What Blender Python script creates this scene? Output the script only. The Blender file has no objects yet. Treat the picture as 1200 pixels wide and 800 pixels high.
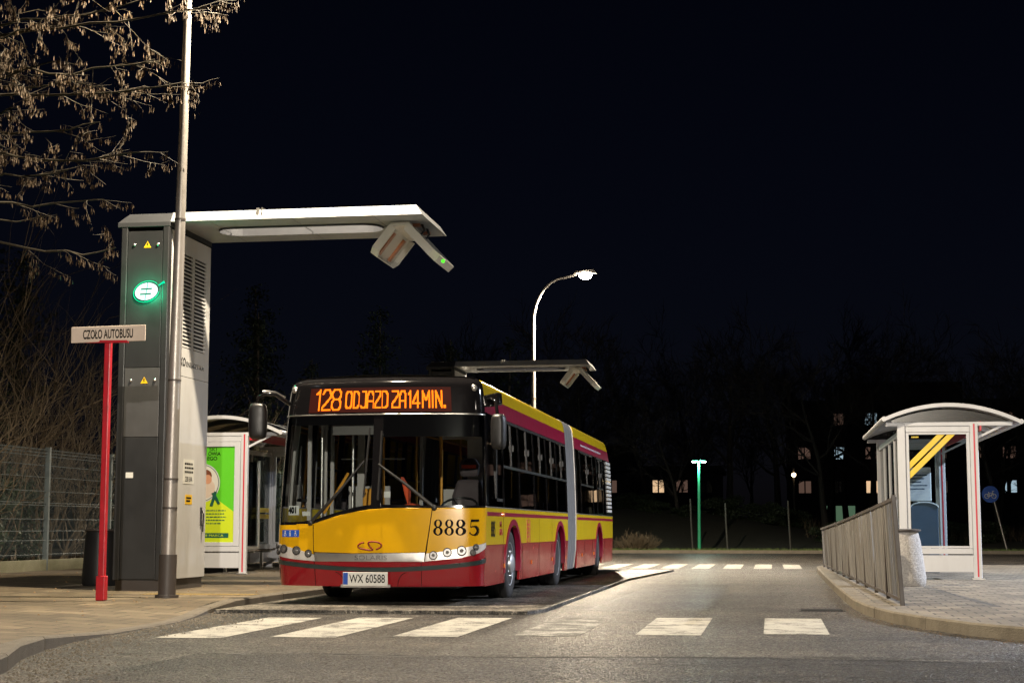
import bpy, bmesh, math, random
from mathutils import Vector, Matrix
from math import sin, cos, pi, radians, sqrt, atan2

SC = bpy.context.scene
COL = SC.collection

# ------------------------------------------------------------------ camera
cam_d = bpy.data.cameras.new('camera')
cam = bpy.data.objects.new('camera', cam_d)
COL.objects.link(cam)
cam.location = (0, 0, 1.0)
cam.rotation_euler = (radians(90 + 6.575), 0, radians(9.06))
cam_d.sensor_width = 36
cam_d.lens = 57.0
cam_d.clip_end = 3000
SC.camera = cam

# ------------------------------------------------------------------ sky, moon, exposure
W = bpy.data.worlds.new('World')
SC.world = W
W.use_nodes = True
wn = W.node_tree
sky = wn.nodes.new('ShaderNodeTexSky')
sky.sky_type = 'NISHITA'
sky.sun_disc = False
sky.sun_elevation = radians(48)
sky.sun_rotation = radians(160)
bg = wn.nodes['Background']
bg.inputs['Strength'].default_value = 0.00021
tint = wn.nodes.new('ShaderNodeMix'); tint.data_type = 'RGBA'; tint.blend_type = 'MULTIPLY'
tint.inputs['Factor'].default_value = 1.0; tint.inputs['B'].default_value = (0.60, 0.55, 0.92, 1)
wn.links.new(sky.outputs[0], tint.inputs['A']); wn.links.new(tint.outputs['Result'], bg.inputs['Color'])
moon_d = bpy.data.lights.new('moon', 'SUN')
moon_d.energy = 0.004
moon_d.angle = radians(0.5)
moon_d.color = (0.75, 0.85, 1.0)
moon = bpy.data.objects.new('moon', moon_d)
COL.objects.link(moon)
moon.rotation_euler = (radians(60), 0, radians(-40))
SC.view_settings.view_transform = 'Standard'
SC.view_settings.look = 'None'
SC.view_settings.gamma = 1
SC.view_settings.exposure = 2.0
SC.cycles.use_denoising = True
SC.cycles.max_bounces = 6
SC.cycles.transparent_max_bounces = 16
SC.cycles.sample_clamp_indirect = 3.0

# lamp powers (W)
P_STREET = 2500        # the lamp over the cabinet
P_FAR = 5600           # the lamp seen lit above the bus roof
P_NEAR = 8000          # the lamp behind the viewer, left
P_SIDE = 6000          # the lamp behind the viewer, right

# ------------------------------------------------------------------ object helpers
ORG = {}

def tag(o, label=None, cat=None, group=None, kind=None):
    if label: o['label'] = label
    if cat: o['category'] = cat
    if group: o['group'] = group
    if kind: o['kind'] = kind
    return o

def thing(name, loc, label, cat, group=None):
    o = bpy.data.objects.new(name, None)
    COL.objects.link(o)
    o.empty_display_size = 0.2
    o.location = loc
    ORG[o] = Vector(loc)
    return tag(o, label, cat, group)

def link_mesh(name, me, parent=None):
    o = bpy.data.objects.new(name, me)
    COL.objects.link(o)
    if parent is not None:
        o.parent = parent
        ORG[o] = ORG[parent].copy()
        me.transform(Matrix.Translation(-ORG[parent]))
    else:
        ORG[o] = Vector((0, 0, 0))
    return o

def copy_tree(o, parent=None):
    c = o.copy()
    COL.objects.link(c)
    if parent is not None: c.parent = parent
    for ch in o.children: copy_tree(ch, c)
    return c

class MB:
    def __init__(self):
        self.v = []; self.f = []; self.mi = []
    def add(self, vs, fs, m=0):
        b = len(self.v)
        self.v += [tuple(p) for p in vs]
        self.f += [tuple(i + b for i in f) for f in fs]
        self.mi += [m] * len(fs)
        return self
    def box(self, a, b, m=0, mat=None):
        (x0, y0, z0), (x1, y1, z1) = a, b
        vs = [Vector(p) for p in ((x0,y0,z0),(x1,y0,z0),(x1,y1,z0),(x0,y1,z0),(x0,y0,z1),(x1,y0,z1),(x1,y1,z1),(x0,y1,z1))]
        if mat is not None: vs = [mat @ p for p in vs]
        return self.add(vs, [(0,3,2,1),(4,5,6,7),(0,1,5,4),(1,2,6,5),(2,3,7,6),(3,0,4,7)], m)
    def quad(self, a, b, c, d, m=0):
        return self.add([a, b, c, d], [(0, 1, 2, 3)], m)
    def prism(self, pts, fn0, fn1, m=0):
        """closed polygon pts (2D), placed by fn0 and fn1 as the two caps"""
        n = len(pts)
        vs = [fn0(*p) for p in pts] + [fn1(*p) for p in pts]
        fs = [tuple(range(n))[::-1], tuple(range(n, 2 * n))]
        fs += [(i, (i + 1) % n, n + (i + 1) % n, n + i) for i in range(n)]
        return self.add(vs, fs, m)
    def tube(self, pts, rad, n=10, m=0, cap=True):
        pts = [Vector(p) for p in pts]
        if not hasattr(rad, '__len__'): rad = [rad] * len(pts)
        vs, fs = [], []
        prev = None
        for i, p in enumerate(pts):
            t = (pts[min(i + 1, len(pts) - 1)] - pts[max(i - 1, 0)])
            if t.length < 1e-9: t = Vector((0, 0, 1))
            t.normalize()
            if prev is None:
                ref = Vector((0, 0, 1)) if abs(t.z) < 0.9 else Vector((1, 0, 0))
                nx = t.cross(ref).normalized()
            else:
                nx = (prev - t * prev.dot(t))
                if nx.length < 1e-6: nx = t.orthogonal()
                nx.normalize()
            prev = nx
            ny = t.cross(nx)
            for k in range(n):
                a = 2 * pi * k / n
                vs.append(p + (nx * cos(a) + ny * sin(a)) * rad[i])
        for i in range(len(pts) - 1):
            for k in range(n):
                fs.append((i*n+k, i*n+(k+1)%n, (i+1)*n+(k+1)%n, (i+1)*n+k))
        if cap:
            fs.append(tuple(range(n))[::-1])
            fs.append(tuple(range((len(pts)-1)*n, len(pts)*n)))
        return self.add(vs, fs, m)
    def bar(self, p, q, w, h, up=(0, 0, 1), m=0):
        """box of section w x h from p to q"""
        p, q = Vector(p), Vector(q)
        t = (q - p); L = t.length; t.normalize()
        u = Vector(up)
        s = t.cross(u)
        if s.length < 1e-5: s = t.orthogonal()
        s.normalize(); u = s.cross(t)
        M = Matrix((( s.x, t.x, u.x, p.x), (s.y, t.y, u.y, p.y), (s.z, t.z, u.z, p.z), (0,0,0,1)))
        return self.box((-w/2, 0, -h/2), (w/2, L, h/2), m, M)
    def lathe(self, prof, c, axis='z', n=32, m=0, close=False):
        """prof [(r, h)] turned round an axis through c"""
        c = Vector(c); vs, fs = [], []
        for r, h in prof:
            for k in range(n):
                a = 2 * pi * k / n
                if axis == 'z': p = Vector((r*cos(a), r*sin(a), h))
                elif axis == 'x': p = Vector((h, r*cos(a), r*sin(a)))
                else: p = Vector((r*sin(a), h, r*cos(a)))
                vs.append(c + p)
        N = len(prof)
        for i in range(N - 1 if not close else N):
            j = (i + 1) % N
            for k in range(n):
                fs.append((i*n+k, i*n+(k+1)%n, j*n+(k+1)%n, j*n+k))
        if not close:
            if prof[0][0] > 1e-6: fs.append(tuple(range(n))[::-1])
            if prof[-1][0] > 1e-6: fs.append(tuple(range((N-1)*n, N*n)))
        return self.add(vs, fs, m)
    def build(self, name, mats, parent=None, smooth=None, bevel=0, fix=True, kind=None, weld=False):
        me = bpy.data.meshes.new(name)
        me.from_pydata(self.v, [], self.f)
        if not hasattr(mats, '__len__'): mats = [mats]
        for m in mats: me.materials.append(m)
        me.polygons.foreach_set('material_index', self.mi)
        if fix or weld:
            bm = bmesh.new(); bm.from_mesh(me)
            if weld: bmesh.ops.remove_doubles(bm, verts=bm.verts, dist=1e-5)
            bmesh.ops.recalc_face_normals(bm, faces=bm.faces)
            bm.to_mesh(me); bm.free()
        if smooth is not None:
            me.shade_smooth()
            me.set_sharp_from_angle(angle=radians(smooth))
        me.update()
        o = link_mesh(name, me, parent)
        if bevel:
            bv = o.modifiers.new('bevel', 'BEVEL')
            bv.width = bevel; bv.segments = 2; bv.limit_method = 'ANGLE'; bv.angle_limit = radians(40)
        if kind: o['kind'] = kind
        return o

def patch(mb, poly, S, ca=(), cb=(), off=0.0, th=0.02, m=0):
    """polygon in surface coordinates (a, b), cut along the lines a=ca and b=cb, laid on surface S and given a thickness inwards"""
    bm = bmesh.new()
    vs = [bm.verts.new((p[0], p[1], 0)) for p in poly]
    bm.faces.new(vs)
    bmesh.ops.triangulate(bm, faces=bm.faces[:])
    for a in ca:
        bmesh.ops.bisect_plane(bm, geom=bm.verts[:] + bm.edges[:] + bm.faces[:], dist=1e-6, plane_co=(a, 0, 0), plane_no=(1, 0, 0))
    for b in cb:
        bmesh.ops.bisect_plane(bm, geom=bm.verts[:] + bm.edges[:] + bm.faces[:], dist=1e-6, plane_co=(0, b, 0), plane_no=(0, 1, 0))
    bm.verts.index_update()
    n = len(bm.verts)
    outer, inner = [], []
    e = 1e-3
    for v in bm.verts:
        a, b = v.co.x, v.co.y
        p = Vector(S(a, b))
        da = Vector(S(a + e, b)) - Vector(S(a - e, b)); db = Vector(S(a, b + e)) - Vector(S(a, b - e))
        nn = da.cross(db); nn.normalize()
        outer.append(p + nn * off); inner.append(p + nn * (off - th))
    fs = []
    for f in bm.faces:
        f.normal_update()
        idx = [v.index for v in f.verts]
        if f.normal.z < 0: idx.reverse()
        fs.append(tuple(idx))
    if th > 0:
        edges = [tuple(v.index for v in ed.verts) for ed in bm.edges if len(ed.link_faces) == 1]
        fs2 = fs + [tuple(i + n for i in reversed(f)) for f in fs] + [(a, b, b + n, a + n) for a, b in edges]
        mb.add(outer + inner, fs2, m)
    else:
        mb.add(outer, fs, m)
    bm.free()
    return mb

def frange(a, b, n): return [a + (b - a) * i / n for i in range(n + 1)]

def text(name, s, mat, parent, o, xd, yd, h=None, w=None, ext=0.003, shear=0.0, bold=0.0, align='C', outname=None):
    """lettering as thin raised mesh: centred on o (or starting there), letters running along xd, standing along yd"""
    cu = bpy.data.curves.new(name, 'FONT')
    cu.body = s; cu.size = 1.0; cu.extrude = 0.0; cu.shear = shear; cu.offset = bold
    cu.resolution_u = 4
    to = bpy.data.objects.new(name + '_tmp', cu)
    me = bpy.data.meshes.new_from_object(to)
    bpy.data.objects.remove(to); bpy.data.curves.remove(cu)
    xs = [v.co.x for v in me.vertices]; ys = [v.co.y for v in me.vertices]
    if not xs: return None
    x0, x1, y0, y1 = min(xs), max(xs), min(ys), max(ys)
    sy = h / (y1 - y0) if h else None
    sx = w / (x1 - x0) if w else None
    if sy is None: sy = sx
    if sx is None: sx = sy
    xd = Vector(xd).normalized(); yd = Vector(yd).normalized(); nd = xd.cross(yd)
    cx = (x0 + x1) / 2 if align == 'C' else x0
    cy = (y0 + y1) / 2
    O = Vector(o)
    bm = bmesh.new(); bm.from_mesh(me)
    geo = bmesh.ops.extrude_face_region(bm, geom=bm.faces[:])
    top = [g for g in geo['geom'] if isinstance(g, bmesh.types.BMVert)]
    ts = set(top)
    for v in bm.verts:
        p = O + xd * ((v.co.x - cx) * sx) + yd * ((v.co.y - cy) * sy)
        v.co = p + nd * (ext if v in ts else 0.0005)
    bmesh.ops.recalc_face_normals(bm, faces=bm.faces)
    bm.to_mesh(me); bm.free()
    me.materials.clear(); me.materials.append(mat)
    me.name = name
    return link_mesh(name, me, parent)

# ------------------------------------------------------------------ materials
def nd(t, kind, **kw):
    n = t.nodes.new(kind)
    for k, v in kw.items():
        if k in n.inputs: n.inputs[k].default_value = v
        else: setattr(n, k, v)
    return n

def pmat(name, col, rough=0.5, metal=0.0, coat=0.0, var=0.12, scale=2.0, bump=0.0, bscale=60.0, dirt=0.0, dirtcol=(0.06, 0.05, 0.04), emis=None, estr=0.0, spec=0.5, dscale=1.3, streak=False, rvar=0.15):
    m = bpy.data.materials.new(name); m.use_nodes = True
    t = m.node_tree; b = t.nodes['Principled BSDF']
    b.inputs['Roughness'].default_value = rough
    b.inputs['Metallic'].default_value = metal
    b.inputs['Coat Weight'].default_value = coat
    b.inputs['Coat Roughness'].default_value = 0.06
    b.inputs['Specular IOR Level'].default_value = spec
    geo = nd(t, 'ShaderNodeNewGeometry')
    n1 = nd(t, 'ShaderNodeTexNoise', Scale=scale, Detail=6.0, Roughness=0.6)
    t.links.new(geo.outputs['Position'], n1.inputs['Vector'])
    mx = nd(t, 'ShaderNodeMix', data_type='RGBA')
    mx.inputs['A'].default_value = (*[c * (1 - var) for c in col], 1)
    mx.inputs['B'].default_value = (*[min(1, c * (1 + var)) for c in col], 1)
    t.links.new(n1.outputs['Fac'], mx.inputs['Factor'])
    out = mx.outputs['Result']
    if dirt > 0:
        mp = nd(t, 'ShaderNodeMapping')
        mp.inputs['Scale'].default_value = (1, 1, 0.15 if streak else 1)
        t.links.new(geo.outputs['Position'], mp.inputs['Vector'])
        n2 = nd(t, 'ShaderNodeTexNoise', Scale=dscale * (6 if streak else 1), Detail=8.0, Roughness=0.7)
        t.links.new(mp.outputs[0], n2.inputs['Vector'])
        rp = nd(t, 'ShaderNodeMapRange'); rp.inputs['From Min'].default_value = 0.45; rp.inputs['From Max'].default_value = 0.75
        rp.inputs['To Max'].default_value = dirt
        t.links.new(n2.outputs['Fac'], rp.inputs['Value'])
        m2 = nd(t, 'ShaderNodeMix', data_type='RGBA')
        m2.inputs['B'].default_value = (*dirtcol, 1)
        t.links.new(rp.outputs[0], m2.inputs['Factor']); t.links.new(out, m2.inputs['A'])
        out = m2.outputs['Result']
    t.links.new(out, b.inputs['Base Color'])
    rr = nd(t, 'ShaderNodeMapRange')
    rr.inputs['To Min'].default_value = max(0.02, rough - rvar * rough * 2); rr.inputs['To Max'].default_value = min(1, rough + rvar * rough * 2)
    n3 = nd(t, 'ShaderNodeTexNoise', Scale=scale * 4, Detail=5.0)
    t.links.new(geo.outputs['Position'], n3.inputs['Vector'])
    t.links.new(n3.outputs['Fac'], rr.inputs['Value']); t.links.new(rr.outputs[0], b.inputs['Roughness'])
    if bump > 0:
        n4 = nd(t, 'ShaderNodeTexNoise', Scale=bscale, Detail=4.0)
        t.links.new(geo.outputs['Position'], n4.inputs['Vector'])
        bp = nd(t, 'ShaderNodeBump', Strength=bump, Distance=0.02)
        t.links.new(n4.outputs['Fac'], bp.inputs['Height']); t.links.new(bp.outputs[0], b.inputs['Normal'])
    if emis:
        b.inputs['Emission Color'].default_value = (*emis, 1)
        b.inputs['Emission Strength'].default_value = estr
    return m

def glassmat(name, tint=(0.5, 0.55, 0.55), rough=0.02, refl=1.0):
    m = bpy.data.materials.new(name); m.use_nodes = True
    t = m.node_tree; t.nodes.remove(t.nodes['Principled BSDF'])
    out = t.nodes['Material Output']
    tr = nd(t, 'ShaderNodeBsdfTransparent', Color=(*tint, 1))
    gl = nd(t, 'ShaderNodeBsdfGlossy', Roughness=rough)
    fr = nd(t, 'ShaderNodeFresnel', IOR=1.5)
    geo = nd(t, 'ShaderNodeNewGeometry')
    n1 = nd(t, 'ShaderNodeTexNoise', Scale=1.2, Detail=2.0)
    t.links.new(geo.outputs['Position'], n1.inputs['Vector'])
    bp = nd(t, 'ShaderNodeBump', Strength=0.06, Distance=0.02)
    t.links.new(n1.outputs['Fac'], bp.inputs['Height'])
    t.links.new(bp.outputs[0], gl.inputs['Normal'])
    ml = nd(t, 'ShaderNodeMath', operation='MULTIPLY'); ml.inputs[1].default_value = refl
    t.links.new(fr.outputs[0], ml.inputs[0])
    mx = nd(t, 'ShaderNodeMixShader')
    t.links.new(ml.outputs[0], mx.inputs['Fac'])
    t.links.new(tr.outputs[0], mx.inputs[1]); t.links.new(gl.outputs[0], mx.inputs[2])
    t.links.new(mx.outputs[0], out.inputs['Surface'])
    return m

def emat(name, col, s):
    m = bpy.data.materials.new(name); m.use_nodes = True
    t = m.node_tree; t.nodes.remove(t.nodes['Principled BSDF'])
    e = nd(t, 'ShaderNodeEmission', Color=(*col, 1), Strength=s)
    t.links.new(e.outputs[0], t.nodes['Material Output'].inputs['Surface'])
    return m

M = {}
M['yellow'] = pmat('yellow_paint', (0.70, 0.38, 0.006), 0.16, coat=0.3, rvar=0.05, spec=0.4, var=0.07, dirt=0.18, dirtcol=(0.25, 0.16, 0.03), scale=1.2, dscale=1.0)
M['yellow_side'] = pmat('yellow_side_paint', (0.70, 0.48, 0.010), 0.24, coat=0.15, rvar=0.08, var=0.07, dirt=0.22, dirtcol=(0.28, 0.2, 0.05), scale=1.2, streak=True)
M['red'] = pmat('red_paint', (0.24, 0.003, 0.010), 0.16, coat=0.3, rvar=0.05, spec=0.4, var=0.1, dirt=0.2, dirtcol=(0.12, 0.03, 0.02), scale=1.5)
M['red_side'] = pmat('red_side_paint', (0.30, 0.010, 0.016), 0.24, coat=0.05, spec=0.3, var=0.12, dirt=0.22, dirtcol=(0.16, 0.05, 0.03), scale=1.2)
M['maroon'] = pmat('maroon_paint', (0.27, 0.005, 0.035), 0.35, coat=0.1, spec=0.35, var=0.1, dirt=0.15)
M['gloss_black'] = pmat('gloss_black', (0.007, 0.0065, 0.007), 0.07, coat=0.2, rvar=0.05, var=0.1)
M['black'] = pmat('black_plastic', (0.010, 0.010, 0.0105), 0.45, bump=0.05, bscale=300)
M['rubber'] = pmat('rubber', (0.018, 0.017, 0.017), 0.75, bump=0.1, bscale=120, dirt=0.4, dirtcol=(0.06, 0.052, 0.045))
M['dark_trim'] = pmat('dark_green_trim', (0.012, 0.028, 0.03), 0.3, coat=0.4)
M['silver'] = pmat('silver', (0.55, 0.54, 0.52), 0.32, metal=0.9, var=0.08, dirt=0.2, dirtcol=(0.2, 0.18, 0.15))
M['lamp_house'] = pmat('lamp_house_silver', (0.66, 0.64, 0.61), 0.3, metal=0.3, var=0.06)
M['chrome'] = pmat('chrome', (0.75, 0.75, 0.75), 0.08, metal=1.0, var=0.03)
M['rim'] = pmat('rim_steel', (0.42, 0.43, 0.44), 0.42, metal=0.7, dirt=0.4, dirtcol=(0.1, 0.09, 0.08))
M['bellows'] = pmat('bellows_fabric', (0.145, 0.142, 0.138), 0.5, var=0.1, dirt=0.35, dirtcol=(0.16, 0.15, 0.14), streak=True)
M['amber'] = pmat('amber_lens', (0.75, 0.22, 0.02), 0.2, coat=0.5)
M['white_plate'] = pmat('plate_white', (0.72, 0.72, 0.68), 0.4, dirt=0.15)
M['ink'] = pmat('ink_black', (0.006, 0.006, 0.006), 0.8, spec=0.1)
M['blue'] = pmat('sign_blue', (0.015, 0.08, 0.42), 0.4)
M['white'] = pmat('white_paint', (0.52, 0.53, 0.56), 0.4, var=0.05, dirt=0.12, dirtcol=(0.26, 0.25, 0.23), streak=True)
M['logo_red'] = pmat('logo_red', (0.16, 0.010, 0.012), 0.6, spec=0.2)
M['windscreen'] = glassmat('windscreen_glass', (0.84, 0.88, 0.87), 0.015, 1.0)
M['side_glass'] = glassmat('tinted_glass', (0.36, 0.39, 0.41), 0.02, 1.6)
M['clear_glass'] = glassmat('clear_glass', (0.80, 0.85, 0.85), 0.01, 1.0)
M['shelter_glass'] = glassmat('shelter_glass', (0.7, 0.76, 0.78), 0.01, 0.9)
M['roof_sheet'] = glassmat('roof_sheet', (0.45, 0.43, 0.38), 0.15, 1.5)
M['seat'] = pmat('seat_fabric', (0.055, 0.042, 0.046), 0.8, bump=0.2)
M['interior'] = pmat('interior_grey', (0.36, 0.345, 0.33), 0.6)
M['interior_dark'] = pmat('interior_dark', (0.10, 0.095, 0.09), 0.6)
M['rail_yellow'] = pmat('handrail_yellow', (0.65, 0.30, 0.03), 0.35)
M['jacket'] = pmat('orange_cloth', (0.75, 0.10, 0.03), 0.8)
M['led'] = emat('led_amber', (1.0, 0.175, 0.006), 0.75)
M['led_back'] = pmat('led_back', (0.006, 0.003, 0.003), 0.6, spec=0.08, emis=(1.0, 0.06, 0.005), estr=0.012)  # emission paints the red glow of the LEDs onto the backing
M['anthracite'] = pmat('anthracite_sheet', (0.026, 0.027, 0.029), 0.42, metal=0.25, var=0.12, dirt=0.35, dirtcol=(0.018, 0.017, 0.017), streak=True, scale=1.0)
M['grey_sheet'] = pmat('grey_sheet', (0.075, 0.075, 0.077), 0.42, metal=0.25, var=0.12, dirt=0.35, dirtcol=(0.05, 0.048, 0.046), streak=True)
M['white_sheet'] = pmat('white_sheet', (0.50, 0.50, 0.495), 0.4, var=0.06, dirt=0.3, dirtcol=(0.38, 0.35, 0.3), streak=True)
M['galv'] = pmat('galvanised_steel', (0.34, 0.32, 0.30), 0.42, metal=0.55, var=0.18, scale=6, dirt=0.35, dirtcol=(0.22, 0.17, 0.12), streak=True)
M['galv_bars'] = pmat('galvanised_bars', (0.27, 0.262, 0.248), 0.5, metal=0.3, var=0.15, scale=5, dirt=0.5, dirtcol=(0.16, 0.13, 0.1))
M['dark_post'] = pmat('dark_bronze_paint', (0.06, 0.05, 0.045), 0.5)
M['sign_red'] = pmat('red_post_paint', (0.45, 0.010, 0.022), 0.4, dirt=0.55, dirtcol=(0.14, 0.02, 0.02), dscale=5, var=0.2)
M['sign_cream'] = pmat('sign_cream', (0.60, 0.50, 0.42), 0.45, var=0.05, dirt=0.12)
M['warn'] = pmat('warning_yellow', (0.75, 0.45, 0.01), 0.4)
M['cyan_post'] = pmat('fence_teal', (0.04, 0.20, 0.20), 0.5)
M['fence'] = pmat('fence_grey', (0.08, 0.10, 0.105), 0.5, dirt=0.3)
M['mossy'] = pmat('mossy_concrete', (0.16, 0.15, 0.09), 0.9, var=0.4, scale=4, bump=0.4, bscale=30, dirt=0.6, dirtcol=(0.05, 0.06, 0.015))
M['concrete'] = pmat('exposed_aggregate', (0.40, 0.38, 0.36), 0.85, var=0.75, scale=34, bump=0.8, bscale=60, dirt=0.3)
M['bark'] = pmat('bark', (0.11, 0.09, 0.07), 0.9, var=0.3, scale=12, bump=0.4)
M['twig'] = pmat('twig', (0.024, 0.018, 0.008), 0.85, var=0.3, scale=8)
M['far_bark'] = pmat('far_bark', (0.03, 0.025, 0.022), 0.9, var=0.25, scale=3)
M['keys'] = pmat('winged_seeds', (0.040, 0.021, 0.004), 0.8, var=0.5, scale=9)
M['evergreen'] = pmat('evergreen_leaf', (0.022, 0.036, 0.014), 0.6, var=0.5, scale=3)
M['dry'] = pmat('dry_twig', (0.085, 0.062, 0.036), 0.9, var=0.3)
M['green_post'] = pmat('green_paint', (0.02, 0.26, 0.13), 0.4)
M['ad_green'] = pmat('poster_green', (0.10, 0.50, 0.02), 0.35, var=0.04)
M['ad_lime'] = pmat('poster_lime', (0.50, 0.62, 0.02), 0.35, var=0.04)
M['ad_dark'] = pmat('poster_dark_green', (0.01, 0.09, 0.06), 0.4)
M['skin'] = pmat('poster_skin', (0.55, 0.28, 0.17), 0.5)
M['hair'] = pmat('poster_brown', (0.16, 0.05, 0.02), 0.5)
M['band_yellow'] = pmat('glass_band_yellow', (0.70, 0.50, 0.02), 0.45)
M['shelter_red'] = pmat('shelter_red', (0.50, 0.02, 0.04), 0.4)
M['sign_grey'] = pmat('board_grey', (0.50, 0.54, 0.58), 0.45)
M['cabinet'] = pmat('cabinet_blue', (0.03, 0.06, 0.11), 0.45, dirt=0.2)
M['wall_dark'] = pmat('render_wall', (0.035, 0.032, 0.034), 0.85, var=0.2, scale=0.4, dirt=0.3)
M['wall_brick'] = pmat('reddish_wall', (0.045, 0.028, 0.024), 0.85, var=0.2, scale=0.4)
M['win_dark'] = pmat('dark_window', (0.012, 0.014, 0.02), 0.1)
M['win_warm'] = emat('lit_window_warm', (1.0, 0.66, 0.38), 0.20)
M['win_cool'] = emat('lit_window_cool', (0.62, 0.85, 1.0), 0.14)
M['win_dim'] = emat('lit_window_dim', (1.0, 0.60, 0.45), 0.022)
M['bulb'] = emat('street_bulb', (1.0, 0.86, 0.66), 60.0)
M['bulb_far'] = emat('garden_bulb', (0.85, 1.0, 0.9), 14.0)
M['bulb_tiny'] = emat('far_bulb', (1.0, 0.75, 0.4), 3.0)
M['kiosk_glow'] = emat('charger_sign_white', (0.55, 1.0, 0.82), 0.55)
M['kiosk_green'] = emat('charger_sign_green', (0.0, 0.75, 0.32), 0.45)
M['cap'] = pmat('cap_grey', (0.030, 0.032, 0.035), 0.7, metal=0.0, spec=0.25, dirt=0.3, dirtcol=(0.04, 0.04, 0.04))
M['reflector'] = pmat('lamp_reflector', (0.22, 0.215, 0.21), 0.3, metal=0.5)
M['arm_sheet'] = pmat('arm_sheet', (0.28, 0.295, 0.315), 0.4, var=0.06, dirt=0.35, dirtcol=(0.22, 0.2, 0.17))
M['dull_post'] = pmat('dull_post', (0.045, 0.042, 0.036), 0.8, dirt=0.3)
M['indicator'] = emat('indicator_green', (0.08, 1.0, 0.03), 0.5)
M['dim_green'] = emat('dim_green_light', (0.55, 1.0, 0.6), 0.03)
M['lining'] = pmat('opening_lining_grey', (0.10, 0.105, 0.12), 0.35, metal=0.4)
M['hood'] = pmat('contact_hood_cream', (0.52, 0.52, 0.49), 0.4, var=0.08, dirt=0.25, dirtcol=(0.35, 0.28, 0.15))
M['copper'] = pmat('copper_strip', (0.45, 0.20, 0.11), 0.35, metal=0.8)
M['sticker'] = pmat('sticker_grey', (0.62, 0.62, 0.58), 0.5)
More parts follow.
